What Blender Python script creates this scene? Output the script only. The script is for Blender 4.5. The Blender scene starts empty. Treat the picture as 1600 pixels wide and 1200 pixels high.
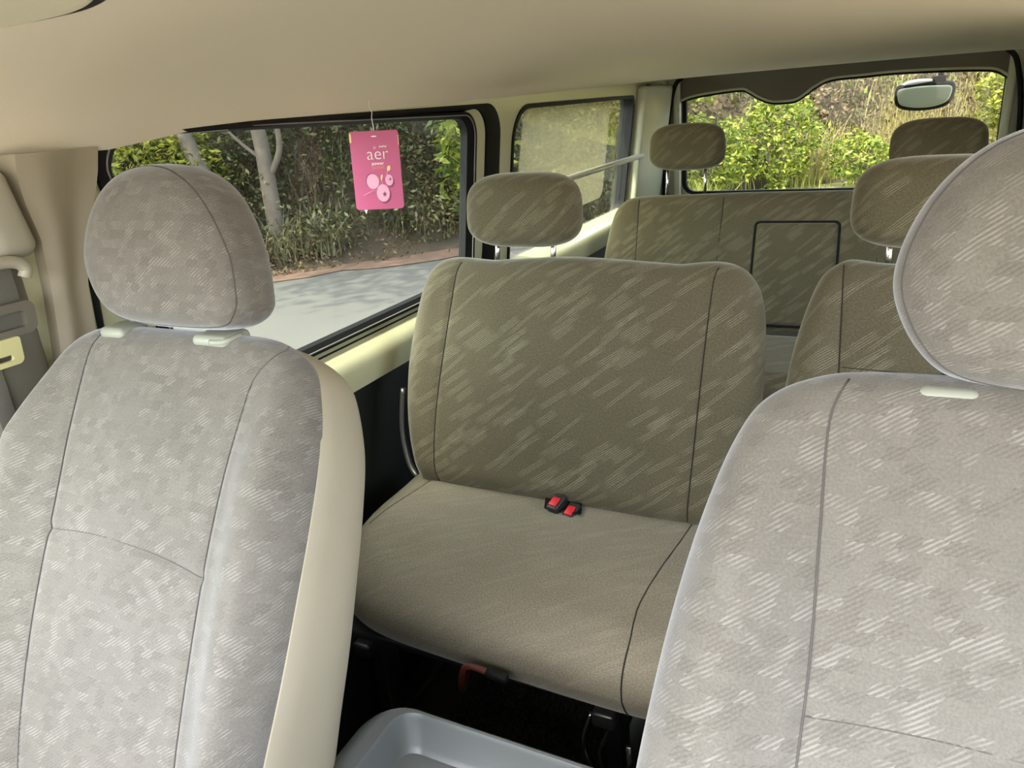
import bpy, bmesh, math, random
import numpy as np
from mathutils import Vector, Matrix
from mathutils.geometry import tessellate_polygon
rng = np.random.default_rng(7)
random.seed(7)
C = bpy.context.scene.collection
PI = math.pi

# ------------------------------------------------------------------ materials
def new_mat(name):
    m = bpy.data.materials.new(name); m.use_nodes = True
    nt = m.node_tree
    b = nt.nodes['Principled BSDF']
    return m, nt, b
def N(nt, t, **kw):
    n = nt.nodes.new(t)
    for k, v in kw.items():
        if k in n.inputs.keys() if isinstance(k, str) else False: n.inputs[k].default_value = v
        else: setattr(n, k, v)
    return n
def L(nt, a, b): nt.links.new(a, b)
def math_n(nt, op, a, b=None, c=None, clamp=False):
    n = nt.nodes.new('ShaderNodeMath'); n.operation = op; n.use_clamp = clamp
    for i, v in enumerate((a, b, c)):
        if v is None: continue
        if isinstance(v, (int, float)): n.inputs[i].default_value = v
        else: L(nt, v, n.inputs[i])
    return n.outputs[0]
def mixc(nt, fac, a, b, blend='MIX'):
    n = nt.nodes.new('ShaderNodeMix'); n.data_type = 'RGBA'; n.blend_type = blend
    if isinstance(fac, (int, float)): n.inputs[0].default_value = fac
    else: L(nt, fac, n.inputs[0])
    for i, v in ((6, a), (7, b)):
        if isinstance(v, tuple): n.inputs[i].default_value = (*v, 1)
        else: L(nt, v, n.inputs[i])
    return n.outputs[2]
def noise(nt, vec, scale, detail=3, rough=.5, dist=0):
    n = nt.nodes.new('ShaderNodeTexNoise'); n.inputs['Scale'].default_value = scale
    n.inputs['Detail'].default_value = detail; n.inputs['Roughness'].default_value = rough
    n.inputs['Distortion'].default_value = dist
    if vec is not None: L(nt, vec, n.inputs['Vector'])
    return n.outputs[0]
def ramp(nt, fac, stops):
    n = nt.nodes.new('ShaderNodeValToRGB')
    e = n.color_ramp.elements
    while len(e) < len(stops): e.new(.5)
    for el, (p, c) in zip(e, stops): el.position = p; el.color = (*c, 1)
    L(nt, fac, n.inputs[0]); return n.outputs[0]
def bump(nt, b, h, strength, dist):
    n = nt.nodes.new('ShaderNodeBump'); n.inputs['Strength'].default_value = strength
    n.inputs['Distance'].default_value = dist
    L(nt, h, n.inputs['Height']); L(nt, n.outputs[0], b.inputs['Normal'])
def simple(name, col, rough=.5, metal=0, var=0.0, vscale=8, bmp=0, bscale=300, spec=.5, col2=None):
    m, nt, b = new_mat(name)
    b.inputs['Base Color'].default_value = (*col, 1); b.inputs['Roughness'].default_value = rough
    b.inputs['Metallic'].default_value = metal; b.inputs['Specular IOR Level'].default_value = spec
    tc = nt.nodes.new('ShaderNodeTexCoord').outputs['Object']
    if var:
        c2 = col2 or tuple(x * (1 - var) for x in col)
        L(nt, mixc(nt, noise(nt, tc, vscale, 4), col, c2), b.inputs['Base Color'])
    if bmp: bump(nt, b, noise(nt, tc, bscale, 2), bmp, .001)
    return m
def rot_uv(nt, ang):
    tc = nt.nodes.new('ShaderNodeTexCoord').outputs['UV']
    sp = nt.nodes.new('ShaderNodeSeparateXYZ'); L(nt, tc, sp.inputs[0])
    u, v = sp.outputs[0], sp.outputs[1]
    ca, sa = math.cos(ang), math.sin(ang)
    a = math_n(nt, 'ADD', math_n(nt, 'MULTIPLY', u, ca), math_n(nt, 'MULTIPLY', v, sa))
    b = math_n(nt, 'SUBTRACT', math_n(nt, 'MULTIPLY', v, ca), math_n(nt, 'MULTIPLY', u, sa))
    return tc, u, v, a, b
def comb(nt, x, y, z=0.0):
    n = nt.nodes.new('ShaderNodeCombineXYZ')
    for i, k in enumerate((x, y, z)):
        if isinstance(k, (int, float)): n.inputs[i].default_value = k
        else: L(nt, k, n.inputs[i])
    return n.outputs[0]
def white(nt, vec):
    n = nt.nodes.new('ShaderNodeTexWhiteNoise'); n.noise_dimensions = '2D'; L(nt, vec, n.inputs['Vector']); return n.outputs[0]
def fabric_front():
    # woven velour: small hatched blocks, some lighter, some darker
    m, nt, B = new_mat('hatched_velour')
    tc, u, v, a, b = rot_uv(nt, math.radians(36))
    wob = noise(nt, tc, 30, 2)
    b2 = math_n(nt, 'ADD', b, math_n(nt, 'MULTIPLY', wob, .002))
    st = math_n(nt, 'SINE', math_n(nt, 'MULTIPLY', b2, 2 * PI / .0034))
    st = math_n(nt, 'MULTIPLY_ADD', st, .5, .5)
    st = math_n(nt, 'POWER', st, 1.6)
    vv = math_n(nt, 'ADD', v, math_n(nt, 'MULTIPLY', noise(nt, tc, 45, 1), .006))
    row = math_n(nt, 'FLOOR', math_n(nt, 'DIVIDE', vv, .0105))
    ush = math_n(nt, 'ADD', math_n(nt, 'DIVIDE', math_n(nt, 'ADD', u, math_n(nt, 'MULTIPLY', v, -.55)), .0145), math_n(nt, 'MULTIPLY', white(nt, comb(nt, row, 3.3)), 3.0))
    cell = white(nt, comb(nt, math_n(nt, 'FLOOR', ush), row))
    patch = math_n(nt, 'MULTIPLY_ADD', noise(nt, tc, 60, 2), 3.4, -1.15, clamp=True)
    lit = math_n(nt, 'MULTIPLY', math_n(nt, 'MULTIPLY', math_n(nt, 'GREATER_THAN', cell, .64), st), patch)
    dk = math_n(nt, 'MULTIPLY', math_n(nt, 'LESS_THAN', cell, .20), math_n(nt, 'ADD', st, .35))
    fine = math_n(nt, 'MULTIPLY_ADD', noise(nt, tc, 420, 2, .7), 2.4, -.8, clamp=True)
    big = noise(nt, tc, 14, 4)
    base = mixc(nt, big, (.125, .114, .099), (.168, .155, .136))
    base = mixc(nt, math_n(nt, 'MULTIPLY', fine, .45), base, (.26, .24, .21))
    base = mixc(nt, math_n(nt, 'MULTIPLY', cell, .30), base, (.085, .077, .065))
    c = mixc(nt, math_n(nt, 'MULTIPLY', lit, .36), base, (.42, .40, .365))
    c = mixc(nt, math_n(nt, 'MULTIPLY', dk, .26), c, (.06, .052, .042))
    L(nt, c, B.inputs['Base Color'])
    B.inputs['Roughness'].default_value = .95; B.inputs['Specular IOR Level'].default_value = .1
    B.inputs['Sheen Weight'].default_value = .6; B.inputs['Sheen Roughness'].default_value = .4
    B.inputs['Sheen Tint'].default_value = (.9, .93, 1, 1)
    h = math_n(nt, 'ADD', math_n(nt, 'MULTIPLY', noise(nt, tc, 700, 2), .5), math_n(nt, 'MULTIPLY', lit, .4))
    bump(nt, B, h, .35, .0012)
    return m
def fabric_rear(name='streaked_velour', gain=1.0, con=1.0):
    # velour with long diagonal groups of fine pale streaks
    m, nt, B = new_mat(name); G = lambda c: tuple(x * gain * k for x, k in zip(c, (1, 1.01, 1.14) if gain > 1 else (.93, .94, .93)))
    tc, u, v, a, b = rot_uv(nt, math.radians(38))
    def layer(rowh, length, off, thr, pitch, da):
        bb = math_n(nt, 'ADD', math_n(nt, 'ADD', b, off), math_n(nt, 'MULTIPLY', a, da))
        row = math_n(nt, 'FLOOR', math_n(nt, 'DIVIDE', bb, rowh))
        aa = math_n(nt, 'ADD', math_n(nt, 'DIVIDE', a, length), math_n(nt, 'MULTIPLY', white(nt, comb(nt, row, 1.7)), 7))
        ci = math_n(nt, 'FLOOR', aa)
        cell = white(nt, comb(nt, ci, row))
        fr = math_n(nt, 'FRACT', aa)
        fade = math_n(nt, 'MULTIPLY', math_n(nt, 'SMOOTH_MIN', math_n(nt, 'MULTIPLY', fr, 5), math_n(nt, 'MULTIPLY', math_n(nt, 'SUBTRACT', 1.0, fr), 5), .2), 1.0, clamp=True)
        st = math_n(nt, 'SINE', math_n(nt, 'MULTIPLY', bb, 2 * PI / pitch))
        st = math_n(nt, 'POWER', math_n(nt, 'MULTIPLY_ADD', st, .5, .5), 6.0)
        return math_n(nt, 'MULTIPLY', math_n(nt, 'MULTIPLY', math_n(nt, 'GREATER_THAN', cell, thr), st), fade)
    s1 = layer(.0126, .085, .0, .78, .0042, .05)
    s2 = layer(.0084, .12, .0063, .87, .0042, -.07)
    s3 = layer(.0168, .06, .003, .90, .0042, 0.0)
    st = math_n(nt, 'MAXIMUM', math_n(nt, 'MAXIMUM', s1, s2), s3)
    grain = noise(nt, tc, 300, 3, .8)
    big = noise(nt, tc, 9, 4)
    base = mixc(nt, big, G((.078, .066, .037)), G((.112, .096, .060)))
    base = mixc(nt, math_n(nt, 'MULTIPLY', math_n(nt, 'SUBTRACT', grain, .42), 2.2, clamp=True), base, G((.200, .178, .120)))
    brk = math_n(nt, 'MULTIPLY', st, math_n(nt, 'MULTIPLY_ADD', noise(nt, tc, 260, 1), .9, .15))
    c = mixc(nt, math_n(nt, 'MULTIPLY', brk, .66 * con), base, (.42, .385, .27))
    L(nt, c, B.inputs['Base Color'])
    B.inputs['Roughness'].default_value = .95; B.inputs['Specular IOR Level'].default_value = .1
    B.inputs['Sheen Weight'].default_value = .5; B.inputs['Sheen Roughness'].default_value = .38
    B.inputs['Sheen Tint'].default_value = (1, .97, .85, 1)
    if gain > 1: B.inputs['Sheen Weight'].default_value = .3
    bump(nt, B, noise(nt, tc, 500, 2), .35, .0012)
    return m
def leafmat(name, cols, trans=.35, rough=.5):
    m, nt, b = new_mat(name)
    g = nt.nodes.new('ShaderNodeNewGeometry')
    c = ramp(nt, g.outputs['Random Per Island'], [(i / (len(cols) - 1), col) for i, col in enumerate(cols)])
    L(nt, c, b.inputs['Base Color']); b.inputs['Roughness'].default_value = rough
    b.inputs['Specular IOR Level'].default_value = .4
    t = nt.nodes.new('ShaderNodeBsdfTranslucent'); L(nt, c, t.inputs[0])
    mx = nt.nodes.new('ShaderNodeMixShader'); mx.inputs[0].default_value = trans
    out = nt.nodes['Material Output']
    L(nt, b.outputs[0], mx.inputs[1]); L(nt, t.outputs[0], mx.inputs[2]); L(nt, mx.outputs[0], out.inputs[0])
    return m
M = {}
M['ff'] = fabric_front(); M['fr'] = fabric_rear(); M['fw'] = fabric_rear('lightened_velour', 2.0, .8)  # cushion copy of the rear velour, lightened to stand in for missing light
M['cream_vinyl'] = simple('cream_vinyl', (.40, .355, .265), .55, var=.12, bmp=.15, bscale=900, spec=.3)
M['liner'] = simple('headliner_cloth', (.77, .705, .575), .9, var=.06, vscale=3, bmp=.3, bscale=500, spec=.15)
M['trim'] = simple('pillar_trim', (.40, .35, .26), .5, var=.05, bmp=.1, bscale=700, spec=.35)
M['paint'] = simple('cream_paint', (.56, .56, .37), .22, var=.04, spec=.5)
M['paintgrey'] = simple('cream_grey_paint', (.50, .50, .37), .3, var=.08, spec=.5)
M['black'] = simple('black_rubber', (.007, .007, .007), .6, spec=.2)
M['bead'] = simple('grey_bead', (.20, .20, .19), .35)
M['darkpanel'] = simple('dark_green_panel', (.008, .013, .011), .55, var=.3)
M['darktrim'] = simple('brown_grey_trim', (.115, .10, .072), .7, var=.1, bmp=.2)
M['chrome'] = simple('chrome', (.75, .75, .75), .12, metal=1)
M['steel'] = simple('dark_steel', (.10, .10, .10), .35, metal=.8)
M['guide'] = simple('pale_grey_plastic', (.32, .335, .28), .4)
M['console'] = simple('blue_grey_plastic', (.088, .096, .093), .34, var=.06, bmp=.1, bscale=900)
M['thread'] = simple('dark_seam', (.018, .015, .010), .9)
M['thread2'] = simple('grey_seam', (.085, .078, .068), .9)
M['carpet'] = simple('black_carpet', (.010, .010, .010), .95, var=.6, vscale=250, bmp=1, bscale=220, col2=(.030, .029, .027))
M['carpet_fibre'] = leafmat('carpet_fibre', [(.006, .006, .006), (.02, .02, .019), (.05, .05, .047)], 0, .7)
M['belt'] = simple('seatbelt_webbing', (.17, .16, .135), .8, var=.2, vscale=300)
M['beltlight'] = simple('belt_plastic', (.40, .37, .29), .45)
M['tongue'] = simple('yellow_lit_tongue', (.70, .66, .33), .4)  # yellow light falling on the metal tongue is put into its colour
M['loop'] = simple('grey_brown_plastic', (.17, .155, .125), .42)
M['redbtn'] = simple('red_button', (.62, .012, .02), .35)
M['buckle'] = simple('buckle_black', (.018, .02, .018), .4)
M['redcap'] = simple('brown_red_lever', (.10, .02, .012), .5)
M['pink'] = simple('pink_card', (.55, .10, .235), .5, var=.08, vscale=10)
M['pinkdark'] = simple('plum_print', (.26, .04, .12), .5)
M['berry'] = simple('berry_print', (.86, .42, .60), .5, var=.12, vscale=40)
M['white'] = simple('white_print', (.85, .80, .80), .5)
M['orange'] = simple('orange_print', (.80, .26, .16), .5)
M['yellow'] = simple('yellow_print', (.85, .62, .30), .5)
M['asphalt'] = simple('asphalt', (.078, .074, .066), .9, var=.25, vscale=1.2, bmp=.5, bscale=60)
M['soil'] = simple('brown_soil', (.050, .032, .018), 1, var=.6, vscale=3, col2=(.020, .016, .009))
M['bounce'] = simple('bounce_ground_pale', (.50, .43, .31), 1, var=.25, vscale=1)  # pale colour for the added ground that bounces sun into the van
M['litter'] = simple('leaf_litter', (.13, .070, .045), 1, var=.5, vscale=20, col2=(.06, .035, .02))
M['drysoil'] = simple('dry_ground', (.30, .26, .11), 1, var=.5, vscale=4, col2=(.15, .17, .05))
M['bark'] = simple('pale_bark', (.10, .085, .066), .95, var=.5, vscale=9, col2=(.050, .034, .026), bmp=1, bscale=30)
M['dash'] = simple('pale_dash', (.34, .33, .30), .6, var=.05)
M['curtain'] = simple('pale_panel_cloth', (.62, .58, .43), .9, bmp=.4, bscale=600)
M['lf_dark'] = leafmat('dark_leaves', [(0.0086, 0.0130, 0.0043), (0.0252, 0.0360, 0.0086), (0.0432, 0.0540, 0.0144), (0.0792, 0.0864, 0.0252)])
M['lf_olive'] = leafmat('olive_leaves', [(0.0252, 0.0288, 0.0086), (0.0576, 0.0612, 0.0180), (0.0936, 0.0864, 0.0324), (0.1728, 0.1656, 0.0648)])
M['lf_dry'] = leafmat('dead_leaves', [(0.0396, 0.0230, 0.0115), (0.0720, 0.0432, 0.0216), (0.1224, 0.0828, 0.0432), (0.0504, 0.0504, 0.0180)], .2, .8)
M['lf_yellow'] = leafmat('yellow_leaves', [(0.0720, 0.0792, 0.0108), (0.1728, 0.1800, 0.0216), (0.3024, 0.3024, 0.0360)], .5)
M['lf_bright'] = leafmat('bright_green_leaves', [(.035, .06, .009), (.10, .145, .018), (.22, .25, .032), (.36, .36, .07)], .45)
M['bl_straw'] = leafmat('straw_blades', [(.13, .10, .04), (.27, .22, .09), (.42, .35, .16), (.20, .19, .05)], .35, .7)
M['bl_green'] = leafmat('green_blades', [(.10, .12, .02), (.22, .23, .045), (.36, .34, .09)], .4)
M['bl_dull'] = leafmat('dull_straw_blades', [(.07, .065, .035), (.13, .12, .065), (.20, .185, .11)], .3, .7)
M['bl_dark'] = leafmat('dull_blades', [(0.0252, 0.0252, 0.0108), (0.0504, 0.0468, 0.0202), (0.0936, 0.0828, 0.0396), (0.0324, 0.0396, 0.0130)], .3, .7)
def glassmat():
    m, nt, b = new_mat('window_glass')
    out = nt.nodes['Material Output']
    t = nt.nodes.new('ShaderNodeBsdfTransparent'); t.inputs[0].default_value = (.90, .93, .88, 1)
    g = nt.nodes.new('ShaderNodeBsdfGlossy'); g.inputs['Roughness'].default_value = .02; g.inputs[0].default_value = (1, 1, 1, 1)
    lw = nt.nodes.new('ShaderNodeLayerWeight'); fr = math_n(nt, 'MULTIPLY_ADD', math_n(nt, 'POWER', lw.outputs['Facing'], 5.0), .5, .012)
    mx = nt.nodes.new('ShaderNodeMixShader'); L(nt, fr, mx.inputs[0])
    L(nt, t.outputs[0], mx.inputs[1]); L(nt, g.outputs[0], mx.inputs[2]); L(nt, mx.outputs[0], out.inputs[0])
    return m
M['glass'] = glassmat()
def filmmat():
    m, nt, b = new_mat('sunshade_film')
    out = nt.nodes['Material Output']
    t = nt.nodes.new('ShaderNodeBsdfTransparent'); t.inputs[0].default_value = (.92, .90, .78, 1)
    g = nt.nodes.new('ShaderNodeBsdfDiffuse'); g.inputs[0].default_value = (.62, .58, .42, 1)
    tr = nt.nodes.new('ShaderNodeBsdfTranslucent'); tr.inputs[0].default_value = (.62, .58, .42, 1)
    m1 = nt.nodes.new('ShaderNodeMixShader'); m1.inputs[0].default_value = .5; L(nt, g.outputs[0], m1.inputs[1]); L(nt, tr.outputs[0], m1.inputs[2])
    mx = nt.nodes.new('ShaderNodeMixShader'); mx.inputs[0].default_value = .19
    L(nt, t.outputs[0], mx.inputs[1]); L(nt, m1.outputs[0], mx.inputs[2]); L(nt, mx.outputs[0], out.inputs[0])
    return m
M['film'] = filmmat()

# ------------------------------------------------------------------ helpers
def tag(o, label=None, cat=None, group=None, kind=None):
    for k, v in (('label', label), ('category', cat), ('group', group), ('kind', kind)):
        if v: o[k] = v
    return o
def thing(name, loc, label, cat, group=None):
    o = bpy.data.objects.new(name, None); C.objects.link(o); o.location = loc; o.empty_display_size = .05
    return tag(o, label, cat, group)
def origin(parent):
    v = Vector((0, 0, 0)); p = parent
    while p is not None: v += p.location; p = p.parent
    return v
def obj(name, V, F, mat, parent=None, uv=None, smooth=True, loc=None, angle=None):
    """one mesh object; V in van coordinates"""
    V = np.asarray(V, float)
    o0 = origin(parent)
    L0 = Vector(loc) if loc is not None else (Vector((0, 0, 0)) if parent is None else o0)
    Vl = V - np.array(L0 if parent is None else o0)
    me = bpy.data.meshes.new(name)
    me.from_pydata(Vl.tolist(), [], [tuple(int(i) for i in f) for f in F])
    if isinstance(mat, (list, tuple)):
        for k in mat: me.materials.append(k)
    else: me.materials.append(mat)
    if uv is not None:
        l = me.uv_layers.new(name='UVMap')
        idx = np.empty(len(me.loops), dtype=np.int32); me.loops.foreach_get('vertex_index', idx)
        l.data.foreach_set('uv', np.asarray(uv)[idx].ravel().astype(np.float32))
    if smooth:
        me.shade_smooth()
        if angle is not None: me.set_sharp_from_angle(angle=math.radians(angle))
    me.update()
    o = bpy.data.objects.new(name, me); C.objects.link(o)
    if parent is not None: o.parent = parent
    else: o.location = L0
    return o
def merge(parts):
    V, F, n = [], [], 0
    for v, f in parts:
        V.append(np.asarray(v, float)); F += [tuple(i + n for i in g) for g in f]; n += len(v)
    return np.vstack(V), F
def fixn(V, F):
    bm = bmesh.new(); vs = [bm.verts.new(v) for v in V]
    for f in F:
        try: bm.faces.new([vs[i] for i in f])
        except ValueError: pass
    bmesh.ops.recalc_face_normals(bm, faces=bm.faces[:])
    bm.verts.index_update()
    V2 = [tuple(v.co) for v in bm.verts]; F2 = [tuple(v.index for v in f.verts) for f in bm.faces]
    bm.free(); return V2, F2
def box(c, s, bev=0.0, seg=3, fn=None):
    bm = bmesh.new(); bmesh.ops.create_cube(bm, size=1)
    for v in bm.verts: v.co = Vector((v.co.x * s[0], v.co.y * s[1], v.co.z * s[2]))
    if bev: bmesh.ops.bevel(bm, geom=bm.edges[:], offset=bev, segments=seg, profile=.5, affect='EDGES')
    for v in bm.verts:
        if fn: v.co = Vector(fn(v.co))
        v.co += Vector(c)
    V = [tuple(v.co) for v in bm.verts]; bm.verts.index_update()
    F = [tuple(v.index for v in f.verts) for f in bm.faces]; bm.free(); return V, F
def smoothpath(P, n=8, closed=False):
    P = [np.array(p, float) for p in P]; out = []; m = len(P)
    rngi = range(m) if closed else range(m - 1)
    for i in rngi:
        p0 = P[(i - 1) % m] if (closed or i > 0) else P[i]; p1 = P[i]; p2 = P[(i + 1) % m]
        p3 = P[(i + 2) % m] if (closed or i + 2 < m) else p2
        for k in range(n):
            t = k / n
            out.append(.5 * ((2 * p1) + (-p0 + p2) * t + (2 * p0 - 5 * p1 + 4 * p2 - p3) * t * t + (-p0 + 3 * p1 - 3 * p2 + p3) * t ** 3))
    if not closed: out.append(P[-1])
    return np.array(out)
def tube(P, r, seg=10, closed=False, cap=True, rf=None):
    P = np.asarray(P, float); n = len(P)
    T = np.roll(P, -1, 0) - np.roll(P, 1, 0)
    if not closed: T[0] = P[1] - P[0]; T[-1] = P[-1] - P[-2]
    T /= np.linalg.norm(T, axis=1)[:, None] + 1e-12
    up = np.array([0, 0, 1.]) if abs(T[0][2]) < .9 else np.array([1., 0, 0])
    V = []; a = np.cross(T[0], up); a /= np.linalg.norm(a)
    for i in range(n):
        a = a - T[i] * (a @ T[i]); a /= np.linalg.norm(a); b = np.cross(T[i], a)
        rr = r if rf is None else rf(i / (n - 1))
        for k in range(seg):
            th = 2 * PI * k / seg; V.append(P[i] + rr * (a * math.cos(th) + b * math.sin(th)))
    F = []
    for i in range(n if closed else n - 1):
        j = (i + 1) % n
        for k in range(seg):
            l = (k + 1) % seg
            F.append((i * seg + k, i * seg + l, j * seg + l, j * seg + k))
    if cap and not closed:
        F.append(tuple(range(seg))[::-1]); F.append(tuple((n - 1) * seg + k for k in range(seg)))
    return np.array(V), F
def rrect(x0, x1, y0, y1, r, n=8):
    """rounded rectangle, r scalar or 4 radii for corners (x1,y0),(x1,y1),(x0,y1),(x0,y0)"""
    if not isinstance(r, (tuple, list)): r = (r,) * 4
    cs = [(x1 - r[0], y0 + r[0], -90, r[0]), (x1 - r[1], y1 - r[1], 0, r[1]), (x0 + r[2], y1 - r[2], 90, r[2]), (x0 + r[3], y0 + r[3], 180, r[3])]
    out = []
    for cx, cy, a0, rr in cs:
        for k in range(n + 1):
            a = math.radians(a0 + 90 * k / n); out.append((cx + rr * math.cos(a), cy + rr * math.sin(a)))
    return out
def plate(outer, holes, mapf, th, n3):
    """flat polygon with holes, thickness th along vector n3; mapf: 2d -> 3d"""
    polys = [outer] + holes
    v3 = [[Vector((p[0], p[1], 0)) for p in q] for q in polys]
    tris = tessellate_polygon(v3)
    flat = [p for q in polys for p in q]; n = len(flat)
    A = np.array([mapf(*p) for p in flat]); Bv = A + np.array(n3) * th
    F = [tuple(t) for t in tris] + [tuple(i + n for i in t[::-1]) for t in tris]
    s = 0
    for q in polys:
        m = len(q)
        for i in range(m): j = (i + 1) % m; F.append((s + i, s + j, s + j + n, s + i + n))
        s += m
    return fixn(np.vstack([A, Bv]), F)
def ringloft(outlines, mapf, closed=True):
    """outlines: list of (points2d, offset); sweeps a closed section around"""
    V = []; m = len(outlines[0][0]); k = len(outlines)
    for pts, off in outlines: V += [mapf(p[0], p[1], off) for p in pts]
    F = []
    for a in range(k if closed else k - 1):
        b = (a + 1) % k
        for i in range(m):
            j = (i + 1) % m; F.append((a * m + i, a * m + j, b * m + j, b * m + i))
    return fixn(V, F)
def resample(P, n):
    P = np.asarray(P, float); Q = np.vstack([P, P[:1]]); d = np.r_[0, np.cumsum(np.linalg.norm(np.diff(Q, axis=0), axis=1))]
    t = np.linspace(0, d[-1], n, endpoint=False)
    return np.stack([np.interp(t, d, Q[:, 0]), np.interp(t, d, Q[:, 1])], 1)
def segdist(p, A):
    """min distance of points p (n,2) to polyline A (m,2)"""
    best = np.full(len(p), 1e9)
    for a, b in zip(A[:-1], A[1:]):
        d = b - a; t = np.clip(((p - a) @ d) / (d @ d + 1e-12), 0, 1)
        q = a + t[:, None] * d; best = np.minimum(best, np.linalg.norm(p - q, axis=1))
    return best
class Pillow:
    """an upholstered pad: closed outline (x,h), front and back sheets rounded over the edge"""
    def __init__(s, outline, Df, Db, rf, rb, warp, seams=(), bulge=None, center=None, na=220, nr=64, groove=.003, gw=.006, pf=2.0, pb=2.0, ncv=None):
        s.O = resample(outline, na); s.Df, s.Db, s.rf, s.rb, s.warp = Df, Db, rf, rb, warp
        s.seams = [np.array(q, float) for q in seams]; s.bulge = bulge; s.groove = groove; s.gw = gw; s.pf = pf; s.pb = pb
        s.c = np.array(center if center is not None else s.O.mean(0)); s.nr = nr; s.na = na
        s.loop = np.vstack([s.O, s.O[:1]])
    def depth(s, p, side=1, gr=True, plain=False):
        e = segdist(p, s.loop); r, D, pw = (s.rf, s.Df, s.pf) if side > 0 else (s.rb, s.Db, s.pb)
        t = np.clip(1 - e / r, 0, 1); prof = (1 - t ** pw) ** (1 / pw)
        d = D * prof
        if side > 0 and not plain:
            if s.bulge is not None: d = d + s.bulge(p[:, 0], p[:, 1]) * np.clip(prof, 0, 1)
            if gr:
                for q in s.seams:
                    dd = segdist(p, q); d = d - s.groove * np.exp(-(dd / s.gw) ** 2) * prof
        return d
    def build(s, name, mat, parent):
        k = np.linspace(0, 1, s.nr); rho = 1 - (1 - k) ** 1.0
        # dense toward the edge
        rho = 1 - (k ** 1.7)
        rings = [s.c + r * (s.O - s.c) for r in rho[:-1]]
        P = np.vstack(rings + [s.c[None]])
        na, nr = s.na, s.nr
        df = s.depth(P, 1); db = s.depth(P, -1)
        nb = np.gradient(s.loop[:-1], axis=0)
        nrm = np.stack([nb[:, 1], -nb[:, 0]], 1); nrm /= np.linalg.norm(nrm, axis=1)[:, None] + 1e-9
        if ((s.O - s.c) * nrm).sum() < 0: nrm = -nrm
        NN = np.vstack([nrm] * (nr - 1) + [[[0, 0]]])
        W = s.warp
        Vf = W(P[:, 0], P[:, 1], df); Pb = P[na:]; Vb = W(Pb[:, 0], Pb[:, 1], -db[na:])
        uvf = P + NN * (s.Df - s.depth(P, 1, plain=True))[:, None]
        uvb = Pb + NN[na:] * (s.Df + db[na:])[:, None]
        V = np.vstack([Vf, Vb]); uv = np.vstack([uvf, uvb]) + 5
        F = []; nf = len(P)
        for i in range(nr - 2):
            for j in range(na):
                l = (j + 1) % na; F.append((i * na + j, i * na + l, (i + 1) * na + l, (i + 1) * na + j))
        for j in range(na): F.append(((nr - 2) * na + j, (nr - 2) * na + (j + 1) % na, (nr - 1) * na))
        bi = lambda i, j: j if i == 0 else nf + (i - 1) * na + j
        for i in range(nr - 2):
            for j in range(na):
                l = (j + 1) % na; F.append((bi(i, l), bi(i, j), bi(i + 1, j), bi(i + 1, l)))
        cb = nf + (nr - 2) * na
        for j in range(na): F.append((bi(nr - 2, (j + 1) % na), bi(nr - 2, j), cb))
        a, b, c2 = V[F[0][0]], V[F[0][1]], V[F[0][2]]
        me_n = np.cross(V[1] - V[0], V[na] - V[0])
        out = W(np.array([s.c[0]]), np.array([s.c[1]]), np.array([1.]))[0] - W(np.array([s.c[0]]), np.array([s.c[1]]), np.array([0.]))[0]
        i0 = (nr // 2) * na; nn = np.cross(V[i0 + 1] - V[i0], V[i0 + na] - V[i0])
        if nn @ out < 0: F = [f[::-1] for f in F]
        return obj(name, V, F, mat, parent, uv=uv)
    def piping(s, q, r, mat, parent, lift=.0, name='piping'):
        q = np.array(q, float)
        # resample
        d = np.r_[0, np.cumsum(np.linalg.norm(np.diff(q, axis=0), axis=1))]; n = max(8, int(d[-1] / .006))
        t = np.linspace(0, d[-1], n); p = np.stack([np.interp(t, d, q[:, 0]), np.interp(t, d, q[:, 1])], 1)
        dep = s.depth(p, 1) + lift
        V, F = tube(s.warp(p[:, 0], p[:, 1], dep), r, 6)
        return obj(name, V, F, mat, parent)
def tilt_warp(x0, Y0, z0, sl, curve=None):
    """x across, h up the back, d toward the front of the van"""
    k = math.sqrt(1 + sl * sl); u = np.array([0, sl, 1]) / k; n = np.array([0, -1, sl]) / k
    def W(x, h, d):
        x, h, d = np.asarray(x, float), np.asarray(h, float), np.asarray(d, float)
        dd = d + (curve(x, h) if curve is not None else 0)
        return np.stack([x0 + x, Y0 + u[1] * h + n[1] * dd, z0 + u[2] * h + n[2] * dd], 1)
    return W
def flat_warp(x, y, d):  # plan-view pad handled in van coordinates with z0 closure
    raise NotImplementedError

# ------------------------------------------------------------------ the setting: the van's shell
FL = -1.22
def wx(z): return -1.04 + .13 * max(z, -.52)
def struct(name, V, F, mat, smooth=True, angle=30):
    return tag(obj(name, V, F, mat, smooth=smooth, angle=angle), kind='structure')
mapL = lambda y, z, off=0: (wx(z) + off, y, z)
RX = .49
mapR = lambda y, z, off=0: (-wx(z) - .56 - off, y, z)
O1 = rrect(.720, 2.09, -.505, .008, (.10, .09, .07, .09))
def skew(P, y, z, amt):   # front lower corner of the side window sweeps back
    return [(p[0], p[1] + .024 * max(0, min(1, (1.4 - p[0]) / .5)) * (p[1] > -.12)) if p[1] > -.09 else (p[0] + (amt * max(0, min(1, (-.10 - p[1]) / .36)) ** 1.3 if p[0] < 1.1 else 0), p[1]) for p in P]
O1c = rrect(.731, 2.005, -.492, -.004, (.085, .075, .06, .09))
O1d = skew(rrect(.765, 1.955, -.485, -.010, (.075, .07, .055, .10)), 0, 0, .12)
O1g = skew(rrect(.795, 1.905, -.462, -.026, (.05, .05, .05, .09)), 0, 0, .12)
O2 = rrect(2.17, 3.40, -.535, -.002, (.08, .05, .11, .06))
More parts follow.
